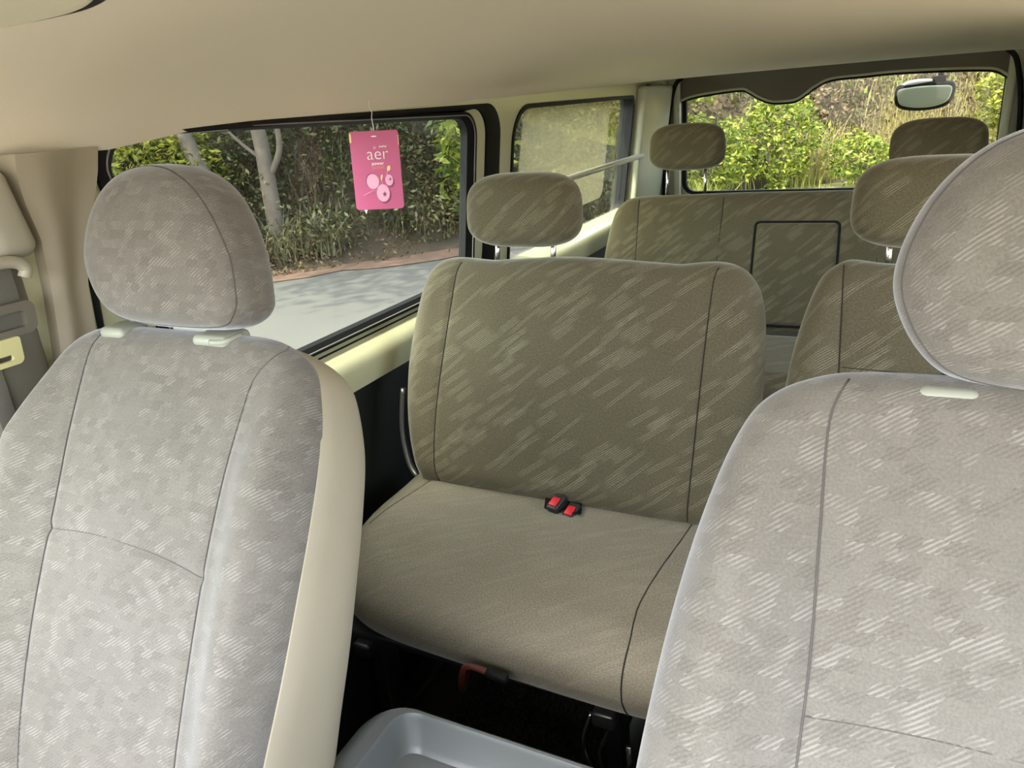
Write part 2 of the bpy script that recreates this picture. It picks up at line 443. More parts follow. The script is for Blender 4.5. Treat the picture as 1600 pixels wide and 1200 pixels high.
O2g = rrect(2.185, 3.385, -.52, -.016, (.075, .042, .10, .055))
OF = rrect(-.50, .44, -.47, -.02, .07)
wall_poly = [(-.62, -.60), (4.02, -.60), (4.02, .14), (-.62, .14)]
V, F = plate(wall_poly, [O1, O2, OF], mapL, .05, (-1, 0, 0)); struct('wall_left', V, F, M['paint'])
V, F = plate(wall_poly, [rrect(.70, 2.09, -.505, .0, .08), OF], mapR, .05, (1, 0, 0)); struct('wall_right', V, F, M['paint'])  # unseen wall, rear window opening left out to darken the back row
# dark quarter panels below the sills
V, F = box((-1.135, 1.7, -.91), (.06, 4.64, .62), .01); struct('trim_1', V, F, M['darkpanel'])
V, F = box((.575, 1.7, -.91), (.06, 4.64, .62), .01); struct('trim_2', V, F, M['darkpanel'])
V, F = box((-1.02, 1.25, -1.11), (.24, 1.15, .23), .03); struct('trim_19', V, F, M['darkpanel'])
# sill ledges under the side windows (rounded painted steel)
def sill(sx, xo):
    prof = [(-1.118, -.480), (-1.095, -.500), (-1.078, -.515), (-1.068, -.535), (-1.066, -.56), (-1.070, -.592), (-1.10, -.602), (-1.13, -.602), (-1.13, -.49)]
    prof = [np.array(p) for p in prof]; ys = np.linspace(.74, 3.93, 40); V = []
    for y in ys:
        for p in prof: V.append((sx * p[0] + xo, y, p[1]))
    k = len(prof); F = []
    for i in range(len(ys) - 1):
        for j in range(k): l = (j + 1) % k; F.append((i * k + j, i * k + l, (i + 1) * k + l, (i + 1) * k + j))
    F += [tuple(range(k)), tuple((len(ys) - 1) * k + j for j in range(k))[::-1]]
    return fixn(V, F)
V, F = sill(1, 0); struct('trim_3', V, F, M['paint'], angle=50)
V, F = sill(-1, -.56); struct('trim_4', V, F, M['paint'], angle=50)
# window 1 : black seal, painted rebate, inner black frame, sliding pane, thin bright bead
def win(n, V, F, mat): return struct(n, V, F, mat, angle=40)
w1 = tag(bpy.data.objects.new('window_1', None), kind='structure'); C.objects.link(w1); w1.location = (-1.07, 1.4, -.25)
w2 = tag(bpy.data.objects.new('window_2', None), kind='structure'); C.objects.link(w2); w2.location = (-1.07, 2.8, -.25)
V, F = ringloft([(O1, -.055), (O1, .002), (rrect(.726, 2.045, -.499, .002, (.09, .082, .065, .09)), .006), (O1c, .002), (O1c, -.055)], mapL); obj('seal', V, F, M['black'], w1, angle=40)
V, F = ringloft([(O1c, -.005), (O1d, -.012), (O1d, -.04), (O1c, -.04)], mapL); obj('rebate', V, F, M['paint'], w1, angle=40)
O1e = [(a[0] * .5 + b[0] * .5, a[1] * .5 + b[1] * .5) for a, b in zip(O1d, O1g)]
V, F = ringloft([(O1d, -.03), (O1d, -.004), (O1e, .002), (O1g, -.008), (O1g, -.03)], mapL); obj('frame', V, F, M['black'], w1, angle=40)
V, F = tube([mapL(p[0], p[1], .003) for p in O1e], .0016, 6, closed=True); obj('bead', V, F, M['bead'], w1)
V, F = plate(O1g, [], lambda y, z: mapL(y, z, -.022), .004, (-1, 0, 0)); obj('glass', V, F, M['glass'], w1, smooth=False)
V, F = ringloft([(O2, -.055), (O2, .006), (O2g, .004), (O2g, -.055)], mapL); obj('seal', V, F, M['black'], w2, angle=40)
V, F = plate(O2g, [], lambda y, z: mapL(y, z, -.018), .004, (-1, 0, 0)); obj('glass', V, F, M['glass'], w2, smooth=False)
w4 = tag(bpy.data.objects.new('window_4', None), kind='structure'); C.objects.link(w4); w4.location = (-1.07, 0, -.25)
OFi = rrect(-.47, .41, -.44, -.05, .05)
V, F = ringloft([(OF, -.03), (OF, .008), (OFi, .004), (OFi, -.03)], mapL); obj('seal', V, F, M['black'], w4, angle=40)
V, F = plate(OFi, [], lambda y, z: mapL(y, z, -.02), .004, (-1, 0, 0)); obj('glass', V, F, M['glass'], w4, smooth=False)
# floor
V, F = box((-.28, 1.7, FL - .03), (1.76, 4.6, .06)); struct('floor', V, F, M['carpet'])
# front bulkhead below the windscreen, behind the camera
V, F = box((-.28, -.60, -.93), (1.7, .05, .56), .01); struct('wall_front', V, F, M['darkpanel'])
V, F = box((-.28, -.52, -.66), (1.55, .34, .30), .07, 5); tag(obj('dashboard', V, F, M['dash']), 'added pale grey dashboard, unseen behind the camera, bouncing sun to the ceiling', 'dashboard')  # added out of view, pale so sunlight bounces up to the ceiling

# headliner
def edge_z(y): return float(np.interp(y, [-.5, .62, .70, .79, .865, .945, 1.015, 1.09, 1.5, 2.2, 2.8, 3.52], [-.03, -.012, -.017, -.018, -.010, -.001, .003, .007, .010, .022, .034, .046]))
def cen_z(y): return float(np.interp(y, [-.5, 0, 1.6, 2.6, 3.52], [.16, .165, .15, .10, .052]))
ys = np.r_[np.linspace(-.30, .6, 14), np.linspace(.64, 3.52, 60)]; us = np.linspace(-1, 1, 81)
V = []
for y in ys:
    e, c = edge_z(y), cen_z(y)
    for u in us:
        a = abs(u); ang = a ** 3.2
        x = -.28 + .745 * math.sin(min(1, a ** .96) * PI / 2 * .96) / math.sin(PI / 2 * .96) * (1 if u > 0 else -1) if False else -.28 + .757 * u
        zz = c - (c - e) * (1 - (1 - a ** 3.0) ** .62)
        V.append((x, y, zz))
nu = len(us); F = []
for i in range(len(ys) - 1):
    for j in range(nu - 1): F.append((i * nu + j, i * nu + j + 1, (i + 1) * nu + j + 1, (i + 1) * nu + j))
base = len(V)
V = V + [(v[0], v[1], .20) for v in V]
F2 = [tuple(i + base for i in f[::-1]) for f in F]
side = []
for i in range(len(ys) - 1):
    for j in (0, nu - 1): side.append((i * nu + j, (i + 1) * nu + j, (i + 1) * nu + j + base, i * nu + j + base))
for j in range(nu - 1):
    for i in (0, len(ys) - 1): side.append((i * nu + j, i * nu + j + 1, i * nu + j + 1 + base, i * nu + j + base))
V, F = fixn(V, F + F2 + side); struct('ceiling', V, F, M['liner'], angle=55)
# roof skin above, so no daylight leaks over the liner
V, F = box((-.28, 1.86, .225), (1.75, 4.30, .04), .01); struct('trim_5', V, F, M['paint'])

# B pillar trim: moulded cover with a hollow face, and the liner seam at its head
def pillar():
    zs = np.linspace(-.012, -.80, 50); V = []; m = 22
    for z in zs:
        t = min(1, max(0, (-z) / .8))
        yf = .640 + .0 * t - .022 * math.sin(min(1, -z / .16) * PI / 2) * 0 + float(np.interp(-z, [0, .04, .12, .2, .35, .8], [-.022, -.012, .008, .008, .000, -.03]))
        yb = .762 + float(np.interp(-z, [0, .05, .12, .2, .4, .8], [.004, -.006, -.032, -.053, -.056, -.05]))
        for k in range(m):
            s = k / (m - 1); y = yf + (yb - yf) * s
            bulge = .014 * math.exp(-((s - .25) / .30) ** 2) - .004 * math.exp(-((s - .75) / .2) ** 2)
            flare = .035 * max(0, 1 + z / .09) ** 2 * (1 - s) if z > -.09 else 0
            V.append((wx(z) + .014 + bulge + flare, y, z))
        # return edge front
    F = []
    for i in range(len(zs) - 1):
        for k in range(m - 1): F.append((i * m + k, i * m + k + 1, (i + 1) * m + k + 1, (i + 1) * m + k))
    n = len(V); V2 = [(wx(v[2]) - .045, v[1], v[2]) for v in V]
    F2 = [tuple(a + n for a in f[::-1]) for f in F]
    S = []
    for i in range(len(zs) - 1):
        for k in (0, m - 1): S.append((i * m + k, (i + 1) * m + k, (i + 1) * m + k + n, i * m + k + n))
    for k in range(m - 1):
        for i in (0, len(zs) - 1): S.append((i * m + k, i * m + k + 1, i * m + k + 1 + n, i * m + k + n))
    return fixn(V + V2, F + F2 + S)
V, F = pillar(); struct('trim_6', V, F, M['trim'], angle=50)
V, F = box((.52, .70, -.4), (.07, .16, .8), .015); struct('trim_7', V, F, M['trim'])

# rear end : body, window, header trim, seals
RY = 3.95
mr = lambda x, z, off=0: (x, RY - off, z)
OR = rrect(-.965, .40, -.50, .022, (.06, .05, .05, .06))
ORg = rrect(-.945, .385, -.485, .004, (.05, .04, .04, .05))
V, F = plate([(-1.12, -1.2), (.56, -1.2), (.56, .2), (-1.12, .2)], [OR], mr, .06, (0, 1, 0)); struct('wall_rear', V, F, M['paintgrey'])
w3 = tag(bpy.data.objects.new('window_3', None), kind='structure'); C.objects.link(w3); w3.location = (-.28, RY, -.22)
V, F = ringloft([(OR, -.02), (OR, .006), (ORg, .006), (ORg, -.02)], mr); obj('seal', V, F, M['black'], w3, angle=40)
V, F = plate(ORg, [], lambda x, z: (x, RY + .015, z), .004, (0, 1, 0)); obj('glass', V, F, M['glass'], w3, smooth=False)
hdr_low = smoothpath([(-.962, -.045), (-.91, -.030), (-.80, -.018), (-.68, -.013), (-.64, -.028), (-.60, -.053), (-.547, -.076), (-.49, -.081), (-.433, -.077), (-.39, -.052), (-.353, -.026), (-.287, .001), (-.15, .006), (-.028, .009), (.15, .003), (.30, -.006), (.355, -.018), (.395, -.045)], 5)
hdr = [tuple(p) for p in hdr_low] + [(.395, .12), (-.962, .12)]
V, F = plate(hdr, [], lambda x, z: (x, RY - .035, z), .035, (0, 1, 0)); struct('trim_8', V, F, M['darktrim'], smooth=False)
V, F = tube([(p[0], RY - .037, p[1]) for p in hdr_low], .0055, 8); struct('trim_9', V, F, M['paintgrey'])
V, F = tube([(p[0], RY - .030, p[1] - .009) for p in hdr_low], .0055, 8); struct('trim_10', V, F, M['black'])
for nm, pts in (('trim_11', [(-.955, .06), (-.985, .035), (-1.005, -.02), (-1.022, -.10), (-1.032, -.2), (-1.042, -.35), (-1.05, -.6), (-1.05, -1.1)]), ('trim_12', [(.375, .06), (.405, .03), (.425, -.03), (.440, -.10), (.452, -.2), (.46, -.35), (.465, -.6), (.465, -1.1)])):
    sp = smoothpath(pts, 6); V, F = tube([(p[0], RY - .045, p[1]) for p in sp], .0105, 10); struct(nm, V, F, M['black'])
# door inner flange between seal and glass
for nm, sx, xo in (('trim_13', 1, 0), ('trim_14', -1, -.58)):
    V, F = box((sx * -.985 + xo, RY - .02, -.50), (.035, .05, 1.1), .012); struct(nm, V, F, M['paintgrey'])
# rear quarter pillar, folded steel with a recess hole
V, F = box((-1.058, 3.66, -.28), (.05, .46, .62), .018, fn=lambda c: (c.x + .13 * (c.z), c.y, c.z)); struct('trim_15', V, F, M['paintgrey'])
V, F = box((.498, 3.66, -.28), (.05, .46, .62), .018, fn=lambda c: (c.x - .13 * (c.z), c.y, c.z)); struct('trim_16', V, F, M['paintgrey'])
V, F = plate(rrect(3.52, 3.74, .008, .040, .015), [], lambda y, z: (-1.005, y, z), .02, (-1, 0, 0)); struct('trim_17', V, F, M['darktrim'])

# ------------------------------------------------------------------ upholstery
def halfw_outline(prof, cr=None):
    """prof: list (h, left, right) from top to bottom -> closed outline"""
    L_ = [(-l, h) for h, l, r in prof]; R_ = [(r, h) for h, l, r in prof]
    return smoothpath(L_[::-1] + R_, 6, closed=True)
def front_seat(cx, label, side, dz=0.0, hx=0.0):
    """side=+1: outer edge of the seat lies toward -x (the left one)"""
    Y0, Z0, SL = .625, -.243 + dz, .5
    t = thing('car_seat', (cx, .10, FL), label, 'seat', 'front seats')
    def curve(x, h): return -.030 * np.exp(-((h + .30) / .16) ** 2) * 0 + .018 * np.sin(np.clip(-h, 0, .62) / .62 * PI)
    bl = lambda x, h: .032 * np.exp(-((np.abs(x) - .205) / .045) ** 2) * np.clip((-h - .02) / .12, 0, 1) + .006 * np.exp(-(x / .10) ** 2) * np.exp(-((h + .12) / .08) ** 2)
    prof = [(.012, 0.0, 0.0), (.011, .12, .12), (.001, .170, .170), (-.020, .203, .203), (-.055, .222, .222), (-.11, .238, .238), (-.18, .252, .252), (-.26, .263, .263), (-.36, .272, .272), (-.48, .275, .275), (-.58, .265, .265), (-.635, .235, .235), (-.65, .15, .15), (-.652, 0, 0)]
    if side > 0: prof = [(h, l - .012 * math.exp(-((h + .06) / .08) ** 2), r - .052 * min(1, max(0, (-h - .12) / .36)) * (h > -.62)) for h, l, r in prof]
    Lp = [(-l, h) for h, l, r in prof[1:-1]]; Rp = [(r, h) for h, l, r in prof[1:-1]]
    out = smoothpath([(0, .012)] + Rp + [(0, -.652)] + Lp[::-1], 6, closed=True)
    sm = .150
    s1 = smoothpath([(-sm + .018, .016), (-sm + .006, -.01), (-sm, -.04), (-sm + .002, -.12), (-sm + .004, -.22), (-sm, -.36), (-sm, -.5), (-sm + .01, -.64)], 5)
    s2 = np.array([(-p[0] - (.022 * min(1, max(0, -p[1] / .45)) if side > 0 else 0), p[1]) for p in s1])
    if side > 0: s1 = np.array([(p[0] + .016, p[1]) for p in s1])
    if side > 0: s2 = np.array([(p[0] + .040 * min(1, max(0, (p[1] + .05) / .055)) ** 1.5, p[1]) for p in s2])
    sh = .016 if side > 0 else 0
    hs = smoothpath([(-sm + .003 + sh, -.252), (-.05, -.246), (.05, -.250), (sm - .003 - sh, -.262)], 6)
    W = tilt_warp(cx, Y0, Z0, SL, curve)
    P = Pillow(out, .030, .030, .034, .03, W, seams=[s1, s2, hs], bulge=bl, center=(0, -.30), na=300, nr=90, groove=.0035, gw=.0055)
    P.build('backrest', M['ff'], t)
    def clip(s): return s[(s[:, 1] < .006) & (s[:, 1] > -.62)]
    P.piping(clip(s1), .0009, M['thread2'], t, .0007); P.piping(clip(s2), .0009, M['thread2'], t, .0007); P.piping(hs, .0007, M['thread2'], t, .0001)
    # cream vinyl shell wrapping side and rear
    o2 = [(p[0] * 1.004, p[1] - .004) for p in out]
    Wb = tilt_warp(cx, Y0, Z0, SL, curve)
    W2 = lambda x, h, d: Wb(x, h, np.where(np.asarray(d) < 0, np.asarray(d) * (1 + 1.3 * np.clip(-np.asarray(h), 0, .6)), d))
    B = Pillow(o2, .004, .115, .02, .065, W2, center=(0, -.30), na=260, nr=40, pb=2.6)
    bc = B.build('back_cover', M['cream_vinyl'], t); bc['label'] = 'cream vinyl side and back cover'
    # headrest
    HY, HZ, HS = .628, -.240 + (0 if side > 0 else -.001), .22
    bc_ = [(.140, .066), (.139, .034), (.108, .015)] if side > 0 else [(.132, .070), (.118, .036), (.085, .017)]
    ho = smoothpath([(0, .214), (.052, .208), (.087, .188), (.113, .153), (.132, .108)] + bc_ + [(0, .012), (-.074, .018), (-.108, .038), (-.130, .078), (-.131, .114), (-.115, .156), (-.088, .189), (-.052, .208)], 6, closed=True)
    Wh0 = tilt_warp(cx + hx, HY, HZ, HS)
    Wh = lambda x, h, d: Wh0(np.asarray(x) * .955, np.asarray(h) * .972, np.asarray(d) * .92)
    H = Pillow(ho, .050, .070, .050, .070, Wh, bulge=lambda x, h: .012 * np.exp(-(x / .1) ** 2 - ((h - .11) / .09) ** 2), center=(0, .11), na=200, nr=50, pf=2.4, pb=2.2)
    hr = H.build('headrest', M['ff'], t)
    ins = H.c + (.955 - (.05 * np.clip((H.O[:, 1] - .10) / .1, 0, 1) * np.clip(H.O[:, 0] / .06, 0, 1))[:, None]) * (H.O - H.c); ins = np.vstack([ins, ins[:1]])
    d = H.depth(ins, 1) + .0002
    V, F = tube(Wh(ins[:, 0], ins[:, 1], d)[:-1], .0008, 6, closed=True); obj('piping', V, F, M['thread2'], hr)
    for sx in (-1, 1):
        px = cx + hx + sx * .083
        V, F = tube([(px, .630, -.262 + dz), (px, .640, -.20 + dz)], .006, 12); obj('headrest_post', V, F, M['chrome'], t)
        g = box((px + .004 * (sx > 0), .618, -.2335 + dz * .45), (.056 if sx > 0 else .044, .044, .016), .0075, 4); V, F = g
        go = obj('post_guide', V, F, M['guide'], t)
        if sx > 0:
            V, F = tube(smoothpath([(px + .008, .5970, -.2325 + dz), (px + .024, .5975, -.2318 + dz), (px + .031, .605, -.2305 + dz), (px + .0315, .622, -.2295 + dz)], 4), .0035, 8); obj('release_button', V, F, M['guide'], go)
    # seat cushion, below the picture
    def Wc(x, h, d): return np.stack([cx + x, h, -.80 + d + .10 * (.47 - h) * .5], 1)
    co = rrect(-.27, .27, -.06, .47, .07)
    cu = Pillow(co, .07, .07, .06, .05, Wc, seams=[[(-.15, -.05), (-.15, .46)], [(.15, -.05), (.15, .46)]], center=(0, .2), na=160, nr=36)
    cu.build('seat_cushion', M['ff'], t)
    V, F = box((cx - (.045 if side > 0 else 0), .26, FL + .165), (.54 if side > 0 else .46, .72 if side > 0 else .5, .33), .03); obj('seat_base', V, F, M['darkpanel'], t)
    return t
front_seat(-.770, 'grey hatched velour front seat with cream vinyl side, on the left beside the window', 1, 0, -.017)
front_seat(.122, 'grey hatched velour front seat cropped by the right edge, nearest to the camera', -1, .012, .012)

def small_headrest(parent, cx, cy, cz, w, h, sp, gap, thick=.05, mat='fr'):
    Wh = tilt_warp(cx, cy, cz, .08)
    a, b = w / 2, h / 2
    ho = [(a * (abs(math.cos(t)) ** .62) * np.sign(math.cos(t)), b + gap + b * (abs(math.sin(t)) ** .60) * np.sign(math.sin(t))) for t in np.linspace(0, 2 * PI, 120, endpoint=False)]
    ho = [(x * (1 - .05 * (hh - gap) / h), hh) for x, hh in ho]
    H = Pillow(ho, thick, thick, thick * 1.0, thick, Wh, center=(0, b + gap), na=160, nr=36, pf=2.3)
    hr = H.build('headrest', M[mat], parent)
    for sx in (-1, 1):
        V, F = tube([(cx + sx * sp, cy - .01, cz - .03), (cx + sx * sp, cy + .008, cz + gap + .04)], .0058, 12); obj('headrest_post', V, F, M['chrome'], parent)
    return hr

# ---- second row, two-place bench
def bench2():
    cx = -.60
    t = thing('bench_seat', (cx, 1.15, FL), 'beige-olive streaked velour bench seat by the window in the middle row, one headrest', 'seat')
    Y0, Z0, SL = 1.515, -.335, .35
    R_ = [(.20, .006), (.225, .004), (.30, .011), (.345, .002), (.375, -.022), (.393, -.06), (.404, -.12), (.408, -.20), (.408, -.29), (.402, -.38), (.385, -.45), (.355, -.505), (.30, -.525)]
    L_ = [(-.15, .009), (-.20, .006), (-.28, .011), (-.325, .004), (-.352, -.018), (-.372, -.055), (-.388, -.12), (-.400, -.20), (-.404, -.27), (-.398, -.36), (-.380, -.44), (-.350, -.505), (-.30, -.522)]
    out = smoothpath([(0, .016)] + R_ + [(0, -.525)] + L_[::-1], 6, closed=True)
    sR = smoothpath([(.318, .012), (.306, -.02), (.301, -.10), (.298, -.20), (.295, -.35), (.290, -.53)], 6)
    sL = smoothpath([(-.262, .012), (-.272, -.02), (-.280, -.10), (-.288, -.20), (-.298, -.35), (-.296, -.46), (-.285, -.53)], 6)
    W = tilt_warp(cx, Y0, Z0, SL)
    bl = lambda x, h: .018 * np.exp(-((h + .30) / .22) ** 2) * np.exp(-(x / .32) ** 4) + .012 * np.exp(-((np.abs(x) - .35) / .04) ** 2)
    P = Pillow(out, .045, .05, .055, .05, W, seams=[sL, sR], bulge=bl, center=(0, -.26), na=320, nr=90, groove=.004, gw=.0065)
    P.build('backrest', M['fr'], t)
    c = lambda s: s[(s[:, 1] < -.002) & (s[:, 1] > -.516)]
    P.piping(c(sL), .0015, M['thread'], t, .0002); P.piping(c(sR), .0015, M['thread'], t, .0002)
    small_headrest(t, -.727, 1.528, -.325, .276, .162, .069, .024, .056)
    # cushion
    z0 = -.875
    co = smoothpath([(-1.005, 1.44), (-1.005, 1.30), (-.995, 1.17), (-.965, 1.05), (-.91, .965), (-.84, .925), (-.70, .908), (-.5, .900), (-.34, .895), (-.26, .900), (-.215, .925), (-.195, .98), (-.193, 1.1), (-.193, 1.30), (-.20, 1.44), (-.25, 1.47), (-.60, 1.475), (-.95, 1.47)], 6, closed=True)
    def Wc(x, y, d):
        d = np.asarray(d); f = np.clip((1.12 - y) / .2, 0, 1)
        # lower part tucks back under the front lip
        return np.stack([x, y + np.clip(-d - .02, 0, .2) * .30 * f, z0 + d - .004 * (1 - f)], 1)
    s1 = smoothpath([(-.290, 1.47), (-.300, 1.34), (-.312, 1.18), (-.322, 1.04), (-.319, .99), (-.3135, .95), (-.3125, .92), (-.3125, .897)], 6)
    s2 = smoothpath([(-.90, 1.47), (-.915, 1.34), (-.93, 1.2), (-.94, 1.10)], 6)
    bl = lambda x, y: .012 * np.exp(-((y - 1.12) / .12) ** 2)
    CU = Pillow(co, .068, .100, .095, .05, Wc, seams=[s1, s2], bulge=bl, center=(-.6, 1.18), na=340, nr=90, groove=.004, gw=.0065, pf=2.1)
    CU.build('seat_cushion', M['fw'], t)['label'] = 'seat cushion with faint worn streaks, velour lightened in place of light'
    CU.piping(s1[(s1[:, 1] > .932) & (s1[:, 1] < 1.37)], .0013, M['thread'], t, .0002)
    CU.piping(s2[(s2[:, 1] > 1.1) & (s2[:, 1] < 1.35)], .0009, M['thread'], t, .0002)
    # seam continuing down the front face
    ed = CU.O[np.argmin(np.abs(CU.O[:, 0] + .3125) + (CU.O[:, 1] > 1.1) * 9)][1]
    p1 = np.array([(-.3125, ed + e) for e in np.r_[.04, .03, .02, .012, .007, .004, .002, .0008, .0002]]); p2 = np.array([(-.3125, ed + e) for e in np.r_[.0002, .0008, .002, .004, .007, .011, .016, .022, .03]])
    q = np.vstack([Wc(p1[:, 0], p1[:, 1], CU.depth(p1, 1) + .0004), Wc(p2[:, 0], p2[:, 1], -CU.depth(p2, -1) - .0004)]); q[:, 1] -= .0006
    V, F = tube(smoothpath(q, 3), .0014, 6); obj('piping', V, F, M['thread'], t)
    # buckle pocket in the cushion
    # frame, legs, brackets
    for x in (-.86, -.36):
        parts = [box((x, 1.10, FL + .015), (.05, .36, .03), .005), box((x, 1.0, -1.09), (.035, .05, .24), .006), box((x, 1.24, -1.09), (.035, .05, .24), .006), box((x, 1.15, -.985), (.04, .44, .03), .006)]
        V, F = merge(parts); obj('leg', V, F, M['steel'], t)
    P1 = smoothpath([(-.385, .945, -.985), (-.395, .925, -1.03), (-.385, .93, -1.09), (-.36, .945, -1.13), (-.37, .935, -1.06), (-.345, .945, -.99)], 5)
    V, F = tube(P1, .004, 8); obj('spring', V, F, M['chrome'], t)
    V, F = tube([(-.315, .93, -1.02), (-.315, .935, -1.12)], .0055, 8); V2, F2 = tube([(-.315, .93, -1.125), (-.30, .925, -1.135)], .012, 10)
    V, F = merge([(V, F), (V2, F2)]); obj('latch_rod', V, F, M['chrome'], t)
    V, F = tube(smoothpath([(-.66, 1.0, -1.02), (-.63, .93, -1.0), (-.603, .885, -.945), (-.585, .870, -.895), (-.572, .868, -.882), (-.555, .868, -.881), (-.53, .868, -.884)], 6), .0055, 10)
    lv = obj('lever', V, F, M['redcap'], t)
    V, F = tube([(-.538, .868, -.8835), (-.536, .868, -.8837), (-.502, .869, -.887), (-.500, .869, -.8872)], .0105, 14, rf=lambda s: .0085 if .02 < s < .98 else .0065); obj('grip', V, F, M['black'], lv)
    V, F = tube(smoothpath([(-1.015, 1.40, -.62), (-1.022, 1.385, -.72), (-1.005, 1.37, -.80), (-.975, 1.36, -.835), (-.95, 1.36, -.85)], 6), .0075, 8); obj('hinge_bracket', V, F, M['steel'], t)
    V, F = box((-.60, 1.16, -.965), (.62, .42, .02), .006); obj('seat_pan', V, F, M['steel'], t)
    return t, CU, z0
b2, CU, z0c = bench2()
def buckle(x, y, z, rot, label, big=True):
    t = thing('seatbelt_buckle', (x, y, z - .03), label, 'seatbelt buckle', 'seatbelt buckles')
    Rm = Matrix.Rotation(rot, 3, 'Z') @ Matrix.Rotation(math.radians(22), 3, 'X')
    fn = lambda c: Rm @ Vector(c)
    V, F = box((x, y, z), (.027, .042, .028), .004, fn=fn); obj('buckle_body', V, F, M['buckle'], t)
    top = Rm @ Vector((-.001, -.003, .0145)); V, F = box((x + top.x, y + top.y, z + top.z), (.018, .023, .006), .002, fn=fn); obj('release_button', V, F, M['redbtn'], t)
    return t
buckle(-.577, 1.285, -.800, math.radians(-16), 'black seatbelt buckle with red button, left of the pair on the bench cushion')
buckle(-.543, 1.283, -.814, math.radians(-10), 'sunken red seatbelt buckle, right of the pair on the bench cushion')
V, F = plate(rrect(-.612, -.528, 1.268, 1.322, .006), [], lambda x, y: (x + (y - 1.30) * -.35, y, -.8035), .0015, (0, 0, 1)); o = obj('buckle_slot', V, F, M['black'], b2)

# ---- second row, single seat on the right
def seat2R():
    cx = .105
    t = thing('single_seat', (cx, 1.15, FL), 'single streaked velour seat right of the aisle, partly hidden behind the near front seat', 'seat')
    Y0, Z0, SL = 1.515, -.326, .35
    R_ = [(.10, .004), (.16, .010), (.19, -.004), (.212, -.03), (.232, -.09), (.248, -.17), (.26, -.28), (.265, -.40), (.25, -.49), (.20, -.525)]
    out = smoothpath([(0, .004)] + R_ + [(0, -.53)] + [(-x, h) for x, h in R_[::-1]], 6, closed=True)
    sL = smoothpath([(-.172, .012), (-.170, -.03), (-.166, -.12), (-.162, -.25), (-.16, -.53)], 6); sR = np.array([(-p[0], p[1]) for p in sL])
    hs = np.array([(-.16, -.19), (.16, -.197)])
    W = tilt_warp(cx, Y0, Z0, SL)
    P = Pillow(out, .045, .05, .055, .05, W, seams=[sL, sR, hs], bulge=lambda x, h: .010 * np.exp(-((np.abs(x) - .21) / .03) ** 2), center=(0, -.26), na=240, nr=70)
    P.build('backrest', M['fr'], t)
    P.piping(sL[(sL[:, 1] < .0) & (sL[:, 1] > -.5)], .0014, M['thread'], t); P.piping(sR[(sR[:, 1] < .0) & (sR[:, 1] > -.5)], .0014, M['thread'], t); P.piping(hs, .001, M['thread'], t)
    small_headrest(t, .075, 1.528, -.322, .285, .160, .070, .026, .056)
    def Wc(x, y, d): return np.stack([cx + x, y, -.875 + d], 1)
    co = rrect(-.255, .255, .92, 1.47, .07)
    Pillow(co, .068, .09, .08, .05, Wc, center=(0, 1.2), na=160, nr=36).build('seat_cushion', M['fr'], t)
    for x in (-.16, .16):
        V, F = merge([box((cx + x, 1.12, FL + .015), (.05, .36, .03), .005), box((cx + x, 1.0, -1.09), (.035, .05, .24), .006), box((cx + x, 1.24, -1.09), (.035, .05, .24), .006)]); obj('leg', V, F, M['steel'], t)
    return t
seat2R()

# ---- rear row
def rear():
    cx = -.283
    t = thing('rear_bench_seat', (cx, 2.55, FL), 'full-width dark taupe rear bench seat with fold-down armrest under the rear window', 'seat')
    Y0, Z0, SL = 2.84, -.366, .30
    R_ = [(.40, .006), (.56, .002), (.62, -.012), (.655, -.045), (.675, -.10), (.69, -.18), (.70, -.28), (.70, -.38), (.67, -.45), (.58, -.49)]
    out = smoothpath([(0, .010), (.2, .010)] + R_ + [(0, -.49)] + [(-x, h) for x, h in R_[::-1]] + [(-.2, .010)], 6, closed=True)
    seams = [smoothpath([(s * .575, .01), (s * .562, -.03), (s * .56, -.2), (s * .56, -.48)], 5) for s in (-1, 1)] + [smoothpath([(s * .255, .012), (s * .252, -.05), (s * .26, -.25), (s * .265, -.48)], 5) for s in (-1, 1)]
    W = tilt_warp(cx, Y0, Z0, SL)
    P = Pillow(out, .05, .05, .06, .05, W, seams=seams, center=(0, -.24), na=320, nr=60, groove=.004, gw=.008)
    P.build('backrest', M['fr'], t)
    for s in seams: P.piping(s[(s[:, 1] < -.01) & (s[:, 1] > -.46)], .0018, M['thread'], t)
    ao = rrect(-.131, .134, -.455, -.105, (.01, .016, .016, .01)); ao = [(x * (1 + .10 * (-.105 - h)), h) for x, h in ao]
    Wa = tilt_warp(cx, Y0, Z0, SL, lambda x, h: .046 + 0 * x)
    A = Pillow(ao, .018, .015, .02, .01, Wa, center=(0, -.28), na=200, nr=40)
    A.build('armrest', M['fr'], t)
    go = [(x * 1.03, -.28 + (h + .28) * 1.022) for x, h in ao]
    V, F = tube(Wa(np.array([p[0] for p in go]), np.array([p[1] for p in go]), np.full(len(go), .004)), .0042, 8, closed=True); obj('armrest_gap', V, F, M['black'], t)
    small_headrest(t, -.685, 2.860, -.360, .282, .165, .070, .085, .05)
    small_headrest(t, .120, 2.860, -.360, .285, .165, .070, .055, .05)
    def Wc(x, y, d): return np.stack([cx + x, y, -.90 + d], 1)
    Pillow(rrect(-.68, .68, 2.22, 2.74, .07), .07, .09, .08, .05, Wc, center=(0, 2.48), na=240, nr=36).build('seat_cushion', M['fr'], t)
    V, F = box((cx, 2.5, FL + .12), (1.2, .40, .24), .02); obj('seat_base', V, F, M['darkpanel'], t)
rear()

